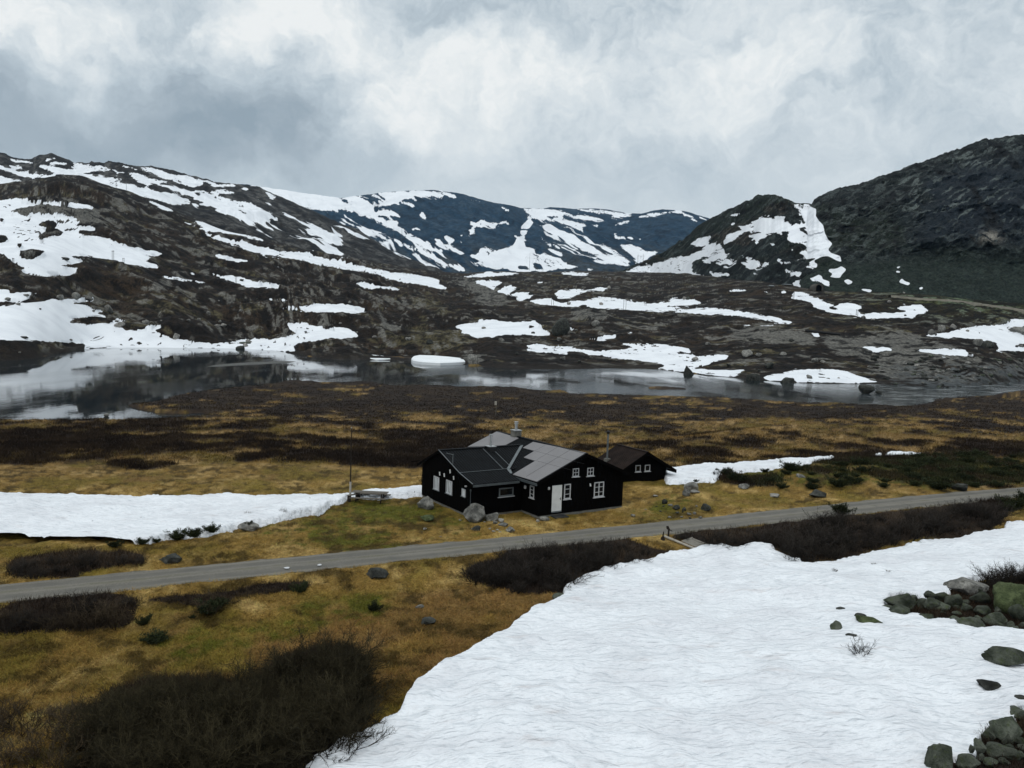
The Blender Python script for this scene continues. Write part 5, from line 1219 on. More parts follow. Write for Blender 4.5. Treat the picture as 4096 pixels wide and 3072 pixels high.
# across the lake
for a in [(2242, 1339, 74, 72, 'dark', 'huge dark upright boulder between two snow patches across the lake'), (2382, 1307, 34, 26, 'grey', 'grey boulder on the moor right of the huge upright boulder'), (2237, 1363, 20, 16, 'grey', 'small grey stone below the huge upright boulder'),
          (1890, 1462, 42, 46, 'grey', 'grey boulder on the far shore beside the floating ice'), (2991, 1427, 44, 28, 'grey', 'pale grey boulder on the dark mound at the far shore'), (3036, 1426, 28, 14, 'grey', 'small stone right of the pale boulder on the far mound'), (3137, 1421, 28, 14, 'grey', 'small grey stone on top of the far dark mound'), (3262, 1449, 30, 19, 'grey', 'grey stone on the right flank of the far dark mound'), (3079, 1476, 36, 28, 'dark', 'dark stone low on the far mound above the shore'),
          (2755, 1507, 42, 44, 'dark', 'dark boulder at the left end of the far shore snow, in the water'), (3019, 1532, 58, 36, 'dark', 'broad dark boulder on the far shore left of the shore snow patch'), (3152, 1538, 54, 27, 'dark', 'dark rounded boulder in front of the far shore snow patch'),
          (3734, 1338, 33, 23, 'grey', 'left boulder of the heap above the right snow patch'), (3769, 1326, 28, 28, 'grey', 'tallest boulder of the heap above the right snow patch'), (3815, 1316, 30, 21, 'pale', 'pale boulder at the right of the heap above the right snow patch'), (3917, 1384, 36, 28, 'grey', 'grey boulder below the right snow patch, left of a pair'), (3961, 1393, 48, 32, 'dark', 'dark boulder below the right snow patch, right of a pair'), (4085, 1335, 72, 28, 'grey', 'grey boulder in the right snow patch at the picture edge'),
          (297, 1193, 32, 26, 'grey', 'round grey boulder above the left shore snow, middle of three'), (341, 1196, 46, 19, 'grey', 'broad grey boulder above the left shore snow, right of three'), (235, 1196, 28, 19, 'grey', 'small grey boulder above the left shore snow, left of three'), (428, 1249, 36, 29, 'grey', 'grey boulder at the upper right rim of the left shore snow'), (474, 1307, 42, 20, 'pale', 'pale boulder at the rim of the left shore snow'), (579, 1295, 28, 16, 'grey', 'grey boulder on the dark knob in the left shore snow'), (702, 1358, 28, 26, 'pale', 'pale block standing above the shore snow on the left'), (973, 1376, 44, 9, 'green', 'flat green rock lying in the shore snow'), (956, 1405, 36, 20, 'dark', 'dark pointed rock at the water line of the shore snow'), (868, 1307, 26, 12, 'pale', 'pale stone on the brown slope, left of two'), (891, 1304, 26, 12, 'pale', 'pale stone on the brown slope, right of two'), (92, 1352, 30, 8, 'dark', 'flat dark rock in the shore snow at far left'), (257, 1039, 34, 10, 'dark', 'dark rock in the big upper left snow patch'), (295, 1031, 28, 9, 'dark', 'second dark rock right of the one in the upper left snow patch')]:
    boulder(*a, where='moor')
boulder(3471, 1577, 64, 38, 'dark', 'big dark boulder standing in the stream mouth on the right', where='lake')
boulder(3518, 1575, 28, 13, 'dark', 'small dark stone in the water right of the big stream boulder', where='lake')
boulder(423, 1667, 22, 14, 'grey', 'lone stone in the water of the lake on the left', where='lake')
r_ = np.random.default_rng(5); k = 0
while k < 90:
    u, v = r_.uniform(0, 4090), r_.uniform(1120, 1530)
    if R_lake.get(np.array([u]), np.array([v + 6]))[0] > .1: continue
    if u < 1800 and v < 1000 + .06 * u: continue
    w = r_.uniform(7, 20) * (1 + .5 * (v > 1350))
    p = at_moor(u, v); uu_, vv_ = project(p)
    if abs(uu_ - u) + abs(vv_ - v) > 8: continue
    boulder(u, v, w, w * r_.uniform(.45, .75), r_.choice(['grey', 'grey', 'dark', 'pale']), 'small boulder scattered on the brown moor across the lake', p=p, where='moor', group='boulders scattered over the moor'); k += 1
# rough stones in the stream bed on the right
k = 0
while k < 80:
    u, v = r_.uniform(3480, 4095), r_.uniform(1425, 1560)
    if v > 1545 and u < 3700: continue
    w = r_.uniform(10, 30); p = at_moor(u, v); p[2] = max(p[2], LAKE - .1)
    boulder(u, v, w, w * r_.uniform(.3, .5), r_.choice(['dark', 'dark', 'grey', 'green']), 'dark wet stone in the stony stream bed on the right', p=p, where='moor', group='stones of the stream bed'); k += 1

# ------------------------------------------------------------------ ice on the lake, gravel bar, puddles
M_ice = plain('ice_mat', (.76, .79, .81), rough=.8, spec=.2, var=.08, scale=.2)
def slab(name, pts, z0, z1, mat, inset=.5):
    """flat raft: outline at the water, smaller and higher on top"""
    p = np.array([at_z(u, v, LAKE)[:2] for u, v in pts]); c = p.mean(0); n = len(p)
    q = c + (p - c) * (1 - inset * .12)
    V = [(a, b, z0) for a, b in p] + [(a, b, z1 - .25 * (z1 - z0)) for a, b in p] + [(a, b, z1) for a, b in q]
    m = MB(); m.add(V, [(i, (i + 1) % n, n + (i + 1) % n, n + i) for i in range(n)] + [(n + i, n + (i + 1) % n, 2 * n + (i + 1) % n, 2 * n + i) for i in range(n)] + [tuple(range(2 * n, 3 * n))])
    return m.build(name, mat)
tag(slab('ice_raft', T('6', '452 640 462 626 500 618 600 622 700 630 780 640 802 650 800 660 740 664 640 668 520 662 462 652'), LAKE - .3, LAKE + 1.3, M_ice), 'white raft of ice and snow at the far shore left of a grey boulder', 'ice')
tag(slab('ice_raft', T('6', '98 612 140 604 200 606 260 612 322 622 318 632 240 634 160 628 110 622'), LAKE - .3, LAKE + .6, M_ice), 'thin strip of white ice at the far shore, left of the larger ice raft', 'ice')
tag(slab('gravel_bar', T('5', '1340 674 1400 663 1550 651 1700 644 1850 638 1920 641 1880 649 1700 659 1500 669 1400 675'), LAKE - .3, LAKE + .10, plain('gravel_mat', (.075, .075, .07), var=.5, scale=2), 1.0), kind='structure')
M_pud = plain('puddle_mat', (.50, .51, .52), rough=.25, spec=.6, var=.1)  # pale base colour paints the sky's reflection in the water
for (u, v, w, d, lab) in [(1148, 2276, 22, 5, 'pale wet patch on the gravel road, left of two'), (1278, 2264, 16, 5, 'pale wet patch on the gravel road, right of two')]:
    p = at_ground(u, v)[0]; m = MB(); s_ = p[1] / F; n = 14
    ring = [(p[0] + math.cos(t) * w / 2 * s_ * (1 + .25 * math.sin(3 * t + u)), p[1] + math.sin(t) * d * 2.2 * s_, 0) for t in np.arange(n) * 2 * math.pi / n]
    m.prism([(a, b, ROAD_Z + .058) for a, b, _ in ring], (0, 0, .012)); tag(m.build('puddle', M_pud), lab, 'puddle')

# ------------------------------------------------------------------ posts, table, gate and the rest round the cabin
M_wood = plain('weathered_wood', (.115, .105, .09), rough=.9, spec=.1, var=.3, scale=4)
M_dkwood = plain('dark_wood', (.022, .018, .015), rough=.9, spec=.1, var=.3, scale=4)
M_palewood = plain('bleached_wood', (.33, .31, .27), rough=.9, spec=.1, var=.2, scale=5)
def px(p): return p[1] / F

p = at_ground(1401, 1990)[0]; e = bpy.data.objects.new('flagpole', None); COL.objects.link(e); e.location = p
tag(e, 'tall thin flagpole standing beside the picnic table left of the cabin', 'flagpole')
H_ = 284 * px(p)
m = MB(); m.tube((0, 0, 1.15), (0, 0, H_), .050, .026, 10); m.build('pole', M_dkwood, e)
m = MB(); m.tube((0, 0, -.2), (0, 0, 1.15), .075, .070, 10); m.build('pole_foot', M_palewood, e)
m = MB(); m.tube((0, 0, H_), (0, 0, H_ + .08), .05, .02, 8); m.build('finial', M_palewood, e)

p = at_ground(1480, 2009)[0]; e = bpy.data.objects.new('picnic_table', None); COL.objects.link(e); e.location = p; e.rotation_euler = (0, 0, -.06)
tag(e, 'long grey wooden picnic table with benches on the grass left of the cabin', 'picnic table')
Lh = 1.25
m = MB()
for i in range(4): m.box(-Lh, Lh, -.36 + .18 * i, -.19 + .18 * i, .70, .74)
m.build('table_top', M_wood, e)
for s_ in (-1, 1):
    m = MB(); m.box(-Lh - .05, Lh + .05, s_ * .72 - .14, s_ * .72 + .14, .41, .45); m.build('bench', M_wood, e)
for s_ in (-1, 1):
    m = MB(); x_ = s_ * Lh * .7
    m.bar((x_, -.62, 0), (x_, -.25, .70), .07, .10); m.bar((x_, .62, 0), (x_, .25, .70), .07, .10); m.bar((x_ + .075, -.80, .38), (x_ + .075, .80, .38), .06, .10); m.build('leg', M_dkwood, e)
p = at_ground(1412, 2003)[0]; e = bpy.data.objects.new('bench', None); COL.objects.link(e); e.location = p; e.rotation_euler = (0, 0, .9)
tag(e, 'small leaning wooden bench end at the foot of the flagpole', 'bench')
m = MB(); m.box(-.45, .45, -.16, .16, .42, .46); m.build('seat', M_wood, e)
for s_ in (-1, 1): m = MB(); m.box(s_ * .36 - .04, s_ * .36 + .04, -.14, .14, 0, .419); m.build('leg', M_dkwood, e)
p = at_ground(1658, 1984)[0]; m = MB(); m.tube(p - (0, 0, .1), p + (0, 0, 66 / 3.318 * px(p)), .02, n=6); tag(m.build('stake', M_dkwood), 'thin dark stake in the snow strip left of the cabin', 'stake')
p = at_ground(1983, 1662)[0]; e = bpy.data.objects.new('marker_post', None); COL.objects.link(e); e.location = p
tag(e, 'lone post with a pale box on top in the bog behind the cabin', 'post')
m = MB(); m.tube((0, 0, -.2), (0, 0, 58 * px(p)), .06, n=8); m.build('pole', M_wood, e)
m = MB(); m.box(-.24, .10, -.12, .12, 42 * px(p), 57 * px(p)); m.build('box', M_palewood, e, bevel=.02)

def on17(x, y): return at_ground(2600 + x / 5.53, 2050 + y / 5.53)[0]
p = on17(405, 578); e = bpy.data.objects.new('trail_post', None); COL.objects.link(e); e.location = p
tag(e, 'dark weathered post with a tilted board at the near side of the road', 'post')
k_ = px(p) / 5.53
m = MB(); m.tube((0, 0, -.2), (0, 0, 200 * k_), .07, .05, 8); m.build('pole', M_dkwood, e)
m = MB(); m.prism([(-60 * k_, -.02, 285 * k_), (-10 * k_, -.02, 290 * k_), (28 * k_, -.02, 215 * k_), (40 * k_, -.02, 190 * k_), (10 * k_, -.02, 185 * k_), (-50 * k_, -.02, 222 * k_)], (0, .04, 0)); m.build('board', M_dkwood, e)
m = MB(); m.bar((30 * k_, 0, 200 * k_), (80 * k_, 0, 172 * k_), .03, .04); m.build('arm', M_dkwood, e)
p = on17(283, 600); m = MB(); k_ = px(p) / 5.53; m.tube(p - (0, 0, .1), p + (0, 0, 60 * k_), .16, .10, 10); m.tube(p + (0, 0, 60 * k_), p + (0.03, 0, 185 * k_), .05, .03, 8); tag(m.build('stump', M_dkwood), 'short dark stump with a stick left of the trail post', 'stump')
p, q = on17(315, 575), on17(1030, 860); m = MB(); m.tube(p + (0, 0, .14), q + (0, 0, .12), .075, .065, 10); tag(m.build('log', M_palewood), 'bleached log lying from the stump down to the snow', 'log')
# slatted frame
cs = [on17(690, 690), on17(925, 612), on17(1275, 752), on17(1090, 838)]
o_ = cs[0]; ex = cs[2] - cs[1]; ey = cs[1] - cs[0]; L1, L2_ = np.linalg.norm(ex), np.linalg.norm(ey); ex /= L1; ey /= L2_
e = bpy.data.objects.new('wooden_grid', None); COL.objects.link(e); e.location = o_
tag(e, 'pale slatted wooden grid lying in the thicket at the snow edge', 'grid')
zz_ = np.array([0, 0, .12])
for f_ in (.36, 1.0):
    m = MB(); m.bar(ey * L2_ * f_ + zz_, ey * L2_ * f_ + ex * L1 + zz_, .055, .05); m.build('rail', M_palewood, e)
for i in range(10):
    m = MB(); a_ = ex * L1 * (.04 + .095 * i) + zz_ + (0, 0, .055); m.bar(a_ - ey * L2_ * .02, a_ + ey * L2_ * (.78 if i else 1.0), .038, .05); m.build('slat', M_palewood, e)

# ------------------------------------------------------------------ power line poles on the far slopes
def hpole(u, vtop, vbase, gap, surf, label, group='wooden power poles on the far slopes'):
    p = surf(u, vbase) if callable(surf) else at_layer(*surf, u, vbase)
    k = p[1] / F; h = (vbase - vtop) * k; g = gap * k
    e = bpy.data.objects.new('power_pole', None); COL.objects.link(e); e.location = p
    tag(e, label, 'power pole', group)
    r = max(.12, .30 * k)
    for s_ in (-1, 1):
        m = MB(); m.tube((s_ * g / 2, 0, -3), (s_ * g / 2, 0, h), r, r * .8, 6); m.build('pole', M_dkwood, e)
    m = MB(); m.bar((-g * .9, 0, h * .93), (g * .9, 0, h * .93), r * 1.4, r * 1.4); m.build('crossarm', M_dkwood, e)
for a in [(452, 1001, 1076, 6, 'tall wooden double pole in front of the large left snow patch'), (494, 1034, 1057, 5, 'shorter wooden double pole right of the tall one on the left snow patch'), (53, 1030, 1062, 5, 'wooden double pole near the left edge of the hillside'), (945, 1088, 1133, 5, 'wooden double pole above the narrow slanting snow strip on the left hill'), (1340, 1108, 1160, 7, 'dark double pole low on the brown hillside, left of the valley'),
          (2208, 1190, 1229, 8, 'wooden double pole at the left end of the long moor snow patch'), (2500, 1198, 1238, 9, 'wooden double pole in the middle of the long moor snow patch'), (2583, 1163, 1222, 5, 'dark double pole right of the middle one on the moor'), (3175, 1166, 1198, 4, 'double pole left of the snow below the tunnel'), (3429, 1237, 1262, 6, 'double pole in the snow hollow below the tunnel')]:
    hpole(*a[:4], at_moor, a[4])
def pylon(u0, u1, vt_, vb_, arm, surf, label):
    um = (u0 + u1) / 2
    p = at_layer(*surf, um, vb_); k = p[1] / F
    g = (u1 - u0) * k; h = (vb_ - vt_) * k
    e = bpy.data.objects.new('pylon', None); COL.objects.link(e); e.location = p
    tag(e, label, 'pylon', 'steel pylons in the far valley'); r = .42 * k
    for s_ in (-1, 1):
        m = MB(); x_ = s_ * g / 2
        m.bar((x_ - .8 * k, 0, -4), (x_, 0, h), r, r); m.bar((x_ + .8 * k, 0, -4), (x_, 0, h), r, r)
        for i in range(5): m.bar((x_ - .8 * k * (1 - i / 5), 0, h * i / 5), (x_ + .8 * k * (1 - (i + 1) / 5), 0, h * (i + 1) / 5), r * .6, r * .6)
        m.build('leg', M_pyl, e)
    m = MB(); ha = h * .72; w = arm * k / 2
    m.bar((-w, 0, ha), (w, 0, ha), r, r); m.bar((-w * .75, 0, ha + h * .1), (w * .75, 0, ha + h * .1), r * .7, r * .7); m.bar((-w, 0, ha), (-w * .75, 0, ha + h * .1), r * .7, r * .7); m.bar((w, 0, ha), (w * .75, 0, ha + h * .1), r * .7, r * .7); m.build('crossarm', M_pyl, e)
    for c_ in (-.78, 0, .78):
        m = MB(); m.bar((w * (c_ - .14), 0, ha), (w * c_, 0, ha - h * .3), r * .5, r * .5); m.bar((w * (c_ + .14), 0, ha), (w * c_, 0, ha - h * .3), r * .5, r * .5); m.build('insulator', M_pyl, e)
M_pyl = plain('galvanised_steel', (.09, .095, .10), rough=.6, metal=.3, spec=.3, var=.1)
pylon(466, 506, 712, 760, 98, (L2_P, L2_U, L2_V), 'steel pylon against the snowy ridge on the left')
pylon(1574, 1606, 906, 964, 78, (FM_P, FM_U, FM_V), 'steel pylon below the left flank of the far mountain')
pylon(2117, 2142, 1012, 1082, 62, (FM_P, FM_U, FM_V), 'steel pylon on the snow at the foot of the far mountain')
pylon(2551, 2572, 1012, 1048, 30, (FM_P, FM_U, FM_V), 'small steel pylon at the right end of the far valley')

# ------------------------------------------------------------------ tunnel mouth, sheds by the line, track
M_masonry = plain('masonry', (.075, .07, .06), rough=.95, var=.4, scale=.3, bump=.3, bscale=1)
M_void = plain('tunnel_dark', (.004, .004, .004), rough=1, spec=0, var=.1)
p = at_moor(3270, 1162)
k = p[1] / F; e = bpy.data.objects.new('tunnel_portal', None); COL.objects.link(e); e.location = p + np.array([0, -3.0, -.5])
tag(e, 'stone tunnel mouth with a dark arched opening at the foot of the snowy knoll', 'tunnel')
w, h = 12.0 * k, 25 * k
def arch(r, hh, n=12): return [(-r, 0)] + [(-r * math.cos(t), hh - r + r * math.sin(t)) for t in np.linspace(0, math.pi, n)] + [(r, 0)]
ao, ai = arch(w * 1.35, h * 1.14), arch(w, h)
n = len(ao)
m = MB(); m.add([(x_, 0, z_) for x_, z_ in ao] + [(x_, 0, z_) for x_, z_ in ai] + [(x_, 9, z_) for x_, z_ in ao] + [(x_, 9, z_) for x_, z_ in ai],
      [(i, i + 1, n + i + 1, n + i) for i in range(n - 1)] + [(2 * n + i, 3 * n + i, 3 * n + i + 1, 2 * n + i + 1) for i in range(n - 1)] + [(i, 2 * n + i, 2 * n + i + 1, i + 1) for i in range(n - 1)] + [(n + i, n + i + 1, 3 * n + i + 1, 3 * n + i) for i in range(n - 1)])
m.build('arch', M_masonry, e)
m = MB(); m.prism([(x_ * .995, 1.2, z_ * .995) for x_, z_ in ai], (0, 7, 0)); m.build('opening', M_void, e)  # solid black fill painted for the unlit inside of the tunnel
def hutlet(u, v, w_, h_, label):
    p = at_moor(u, v); k = p[1] / F; w, h = w_ * k, h_ * k
    e = bpy.data.objects.new('snow_shed', None); COL.objects.link(e); e.location = p; e.rotation_euler = (0, 0, .3)
    tag(e, label, 'shed')
    m = MB(); m.box(-w / 2, w / 2, 0, w * .5, -1, h * .6); m.build('wall', M_masonry, e)
    m = MB(); m.prism([(-w * .55, -.6, h * .58), (-w * .55, w * .25, h), (-w * .55, w * .5 + .6, h * .58)], (w * 1.1, 0, 0)); m.build('roof', M_flash, e)
hutlet(3088, 1150, 20, 11, 'tiny grey roofed shed left of the tunnel, left of two')
hutlet(3153, 1141, 34, 8, 'long low grey shed left of the tunnel, right of two')
def strip(name, pts, width, mat, lift=.5, kind='structure'):
    q = np.array([at_moor(u, v) for u, v in pts]); t = np.linspace(0, 1, len(q)); tt = np.linspace(0, 1, 60)
    c = np.stack([np.interp(tt, t, q[:, i]) for i in range(3)], 1); c[:, 2] = gsm(c[:, 2], 2) + lift
    d = np.gradient(c, axis=0); nrm = np.stack([-d[:, 1], d[:, 0], d[:, 0] * 0], 1); nrm /= np.linalg.norm(nrm, axis=1)[:, None]
    V = np.concatenate([c - nrm * width / 2, c + nrm * width / 2, c + nrm * width / 2 * 1.6 - (0, 0, 2.5), c - nrm * width / 2 * 1.6 - (0, 0, 2.5)]); n = len(c)
    Q = [(i, i + 1, n + i + 1, n + i) for i in range(n - 1)] + [(n + i, n + i + 1, 2 * n + i + 1, 2 * n + i) for i in range(n - 1)] + [(3 * n + i, 3 * n + i + 1, i + 1, i) for i in range(n - 1)]
    return tag(link(name, mesh_np(name, V, np.array(Q), smooth=False), None, mat), kind=kind)
strip('track', T('7', '1340 224 1420 230 1500 238 1600 244 1700 250 1780 256 1850 263 1930 274 2000 286 2070 294 2140 302 2212 316 2330 340'), 3.0, plain('track_mat', (.16, .15, .12), var=.3, scale=.3), .9)
M_pipe = plain('pipe_mat', (.012, .012, .012), rough=.7)
a_, b_ = at_moor(3219, 1333), at_moor(3362, 1348); m = MB(); m.tube(a_ + (0, 0, 1.2), b_ + (0, 0, 1.2), .55, n=8); tag(m.build('pipe', M_pipe), 'dark pipe crossing the rocks above the stream', 'pipe')
# ------------------------------------------------------------------ leafless willow shrubs and junipers
def attr_mat(name, rough=.9, spec=.1, amp=.3):
    m, nt, b = material(name)
    col = nt.new('ShaderNodeAttribute', attribute_name='Ground').outputs['Color']
    rnd = nt.new('ShaderNodeObjectInfo').outputs['Random']
    k = nt.new('ShaderNodeVectorMath', operation='SCALE'); nt.put(k.inputs[0], col); nt.put(k.inputs['Scale'], nt.ramp(rnd, 0, 1, 1 - amp, 1 + amp, False))
    nt.put(b.inputs['Base Color'], k.outputs[0]); b.inputs['Roughness'].default_value = rough; b.inputs['Specular IOR Level'].default_value = spec
    return m
M_twig = attr_mat('twig_mat'); M_needle = attr_mat('needle_mat'); M_blade = attr_mat('blade_mat', amp=0.0)

def ribbons(P0, P1, w0, w1, r):
    """a thin three-cornered stick for each pair of points, as quads"""
    d = P1 - P0; d /= np.linalg.norm(d, axis=1)[:, None] + 1e-9
    a = np.cross(d, r.normal(size=d.shape)); a /= np.linalg.norm(a, axis=1)[:, None] + 1e-9
    b = np.cross(d, a)
    n = len(P0); V = []; 
    for ang in (0, 2.094, 4.189):
        o = a * math.cos(ang) + b * math.sin(ang); V += [P0 + o * w0[:, None] / 2, P1 + o * w1[:, None] / 2]
    V = np.stack(V, 1).reshape(-1, 3)
    i = np.arange(n)[:, None] * 6
    Q = np.concatenate([i + np.array([[0, 2, 3, 1]]), i + np.array([[2, 4, 5, 3]]), i + np.array([[4, 0, 1, 5]])], 0)
    return V, Q

def shrub_mesh(seed, nstem=30, spread=.55, curl=.25, fine=3, tip=(.050, .042, .035), base=(.0065, .006, .0055)):
    """unit shrub about 1 high and 2*spread wide"""
    r = np.random.default_rng(seed)
    A, B, W0, W1 = [], [], [], []
    def grow(p, d, L, w, lvl):
        n = 3
        for i in range(n):
            d = d + r.normal(size=3) * curl; d[2] += .10; d /= np.linalg.norm(d)
            q = p + d * L / n
            A.append(p); B.append(q); W0.append(w * (1 - .25 * i)); W1.append(w * (1 - .25 * (i + 1)))
            p = q
            if lvl > 0:
                for _ in range(2 if i > 0 else 1):
                    e = d + r.normal(size=3) * .55; e /= np.linalg.norm(e); grow(p, e, L * r.uniform(.40, .62), w * .55, lvl - 1)
    for s in range(nstem):
        an = r.uniform(0, 2 * math.pi); ra = spread * .62 * math.sqrt(r.uniform())
        t = r.uniform(.1, .95); d = np.array([math.cos(an) * t, math.sin(an) * t, 1.0]); d /= np.linalg.norm(d)
        grow(np.array([math.cos(an) * ra, math.sin(an) * ra, -.05]), d, r.uniform(.30, .66), .030, fine - 1)
    A, B, W0, W1 = map(np.array, (A, B, W0, W1))
    V, Q = ribbons(A, B, W0, W1, r)
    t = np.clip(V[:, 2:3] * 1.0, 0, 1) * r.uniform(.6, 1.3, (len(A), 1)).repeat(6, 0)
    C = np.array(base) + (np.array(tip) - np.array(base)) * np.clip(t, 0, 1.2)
    return mesh_np('shrub', V, Q, smooth=False, cols={'Ground': C})

def juniper_mesh(seed, n=2600, arms=26, spread=.8, flat=.55):
    r = np.random.default_rng(seed)
    P, Dn = [], []
    for a in range(arms):
        an = r.uniform(0, 6.283); t = r.uniform(.15, 1.0); L = r.uniform(.5, 1.0)
        d = np.array([math.cos(an) * t * spread * 1.2, math.sin(an) * t * spread * 1.2, flat]); p = np.zeros(3); m = n // arms
        s = np.sqrt(r.uniform(0, 1, m)) * L
        bend = np.stack([s * d[0], s * d[1], s * d[2] * (1 + .35 * (s - .5))], 1)
        P.append(bend + r.normal(size=(m, 3)) * np.array([.07, .07, .055])); Dn.append(np.repeat(d[None], m, 0) + r.normal(size=(m, 3)) * .5)
    P = np.concatenate(P); D = np.concatenate(Dn); D[:, 2] += .4; D /= np.linalg.norm(D, axis=1)[:, None]
    k = len(P); side = np.cross(D, r.normal(size=D.shape)); side /= np.linalg.norm(side, axis=1)[:, None]
    L = r.uniform(.07, .15, (k, 1)); w = r.uniform(.012, .028, (k, 1))
    P[:, 2] = np.abs(P[:, 2])
    V = np.stack([P - side * w, P + side * w, P + D * L], 1).reshape(-1, 3)
    Q = np.arange(3 * k).reshape(k, 3)
    g = r.uniform(.5, 1.5, (k, 1)).repeat(3, 0)
    C = np.array([.019, .024, .0105]) * g + np.array([.012, .014, .004]) * (r.uniform(size=(k, 1)) < .12).repeat(3, 0)
    return mesh_np('juniper', V, Q, smooth=False, cols={'Ground': C})

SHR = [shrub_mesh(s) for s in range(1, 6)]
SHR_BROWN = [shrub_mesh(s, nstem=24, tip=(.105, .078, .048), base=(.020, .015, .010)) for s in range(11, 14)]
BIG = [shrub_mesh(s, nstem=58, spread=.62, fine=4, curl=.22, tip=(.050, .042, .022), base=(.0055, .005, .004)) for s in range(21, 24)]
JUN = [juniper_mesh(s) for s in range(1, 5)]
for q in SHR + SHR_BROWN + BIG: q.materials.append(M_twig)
for q in JUN: q.materials.append(M_needle)
pr = np.random.default_rng(77)

def plant(name, meshes, p, h, wide, label, cat, group):
    o = bpy.data.objects.new(name, meshes[int(pr.integers(len(meshes)))]); COL.objects.link(o)
    o.location = p; o.scale = (h * wide, h * wide, h); o.rotation_euler = (0, 0, pr.uniform(0, 6.28))
    return tag(o, label, cat, group)

def scatter(poly, r, h, wide, meshes, name, label, cat, group, tries=2500, keep=None, shrink=.75, most=80):
    ras = Raster().fill(poly)
    P = np.array(poly); n = 0; acc = np.zeros((0, 2))
    us = pr.uniform(max(P[:, 0].min(), -260), min(P[:, 0].max(), 4330), tries); vs = pr.uniform(P[:, 1].min(), min(P[:, 1].max(), 3330), tries)
    ok = ras.get(us, vs) > .5
    us, vs = us[ok], vs[ok]
    if not len(us): return
    W = at_ground(us, vs)
    for i in range(len(us)):
        p = W[i]; hh = h * pr.uniform(.5, 1.45)
        ht = hh * F / p[1] * shrink
        if ras.get(us[i:i + 1], vs[i:i + 1] - ht)[0] < .5: continue
        if len(acc) and np.min(np.hypot(acc[:, 0] - p[0], acc[:, 1] - p[1])) < r: continue
        s, t = road_st(p[0], p[1])
        if abs(s) < 1.9: continue
        acc = np.concatenate([acc, [[p[0], p[1]]]])
        plant(name, meshes, p, hh, wide, label, cat, group); n += 1
        if n >= most: break
    return n
cnt = {}
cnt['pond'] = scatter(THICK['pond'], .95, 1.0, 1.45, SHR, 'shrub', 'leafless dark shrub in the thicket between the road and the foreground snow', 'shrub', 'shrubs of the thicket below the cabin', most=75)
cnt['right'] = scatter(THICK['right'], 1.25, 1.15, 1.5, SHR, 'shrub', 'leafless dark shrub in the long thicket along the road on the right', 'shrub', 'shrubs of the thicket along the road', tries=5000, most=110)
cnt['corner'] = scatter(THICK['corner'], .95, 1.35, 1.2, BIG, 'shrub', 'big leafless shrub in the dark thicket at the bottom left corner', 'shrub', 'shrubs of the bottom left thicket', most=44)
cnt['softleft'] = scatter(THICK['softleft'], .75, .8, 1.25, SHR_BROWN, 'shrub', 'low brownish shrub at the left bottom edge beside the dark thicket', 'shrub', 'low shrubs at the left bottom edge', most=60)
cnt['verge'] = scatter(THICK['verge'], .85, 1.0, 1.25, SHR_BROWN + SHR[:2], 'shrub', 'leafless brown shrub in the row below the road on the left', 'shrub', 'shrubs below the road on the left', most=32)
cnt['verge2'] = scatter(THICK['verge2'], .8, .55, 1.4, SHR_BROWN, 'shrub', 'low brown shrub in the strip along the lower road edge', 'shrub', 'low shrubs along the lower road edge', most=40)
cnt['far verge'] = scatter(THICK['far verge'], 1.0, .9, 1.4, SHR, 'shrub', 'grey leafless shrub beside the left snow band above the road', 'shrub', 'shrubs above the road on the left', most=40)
cnt['corner right'] = scatter(T('E', '1780 420 2000 380 2212 340 2600 300 2600 560 2212 560 2050 560 1900 620 1780 560'), .7, .8, 1.2, SHR, 'shrub', 'dark leafless shrub on the rock at the right edge above the rock pile', 'shrub', 'shrubs above the rock pile', shrink=.4, most=16)
cnt['bank'] = scatter([(2870, 1890), (3000, 1880), (3350, 1838), (3700, 1818), (4330, 1790), (4330, 1935), (3900, 1955), (3600, 1962), (3300, 1965), (3000, 1948), (2850, 1935)], 1.7, .75, 1.5, JUN, 'juniper', 'low dark green juniper on the bank right of the shed', 'juniper', 'junipers on the bank right of the shed', tries=3000, shrink=.3, most=80)
def single(tile, x, y, hpx, wide, meshes, name, label, cat='shrub'):
    (u, v), = T(tile, f'{x} {y}'); p = at_ground(u, v)[0]
    if R_s3.get(np.array([u]), np.array([v]))[0] > .5 or R_s12.get(np.array([u]), np.array([v]))[0] > .5: p = at_ground(u, v, .28)[0]
    plant(name, meshes, p, hpx / TILES[tile][2] * p[1] / F, wide, label, cat, None)
single('G', 795, 278, 75, 1.0, JUN, 'juniper', 'upper small dark juniper in the grass at the left, above a wider one', 'juniper')
single('G', 860, 372, 85, 1.7, JUN, 'juniper', 'wide black green juniper in the yellow grass at the left', 'juniper')
single('G', 1150, 205, 95, 1.6, JUN, 'juniper', 'dark green juniper below the road, right of the brown shrub row', 'juniper')
single('G', 1065, 240, 28, 1.3, JUN, 'juniper', 'very small dark juniper tuft under the juniper below the road', 'juniper')
single('G', 2070, 198, 66, 1.2, JUN, 'juniper', 'small bright green juniper in the foreground grass', 'juniper')
single('G', 1660, 95, 70, 1.3, JUN, 'juniper', 'green juniper at the right end of the low shrub strip', 'juniper')
single('9', 1150, 905, 90, 1.2, JUN, 'juniper', 'left half of the long spiky juniper at the snow band edge', 'juniper')
single('9', 1260, 890, 95, 1.2, JUN, 'juniper', 'middle of the long spiky juniper at the snow band edge', 'juniper')
single('9', 1370, 860, 80, 1.1, JUN, 'juniper', 'right end of the long spiky juniper at the snow band edge', 'juniper')
single('9', 740, 955, 65, 1.3, JUN, 'juniper', 'dark spiky juniper at the lower snow band corner', 'juniper')
single('9', 920, 935, 60, 1.2, JUN, 'juniper', 'dark juniper between the lower corner juniper and the long one', 'juniper')
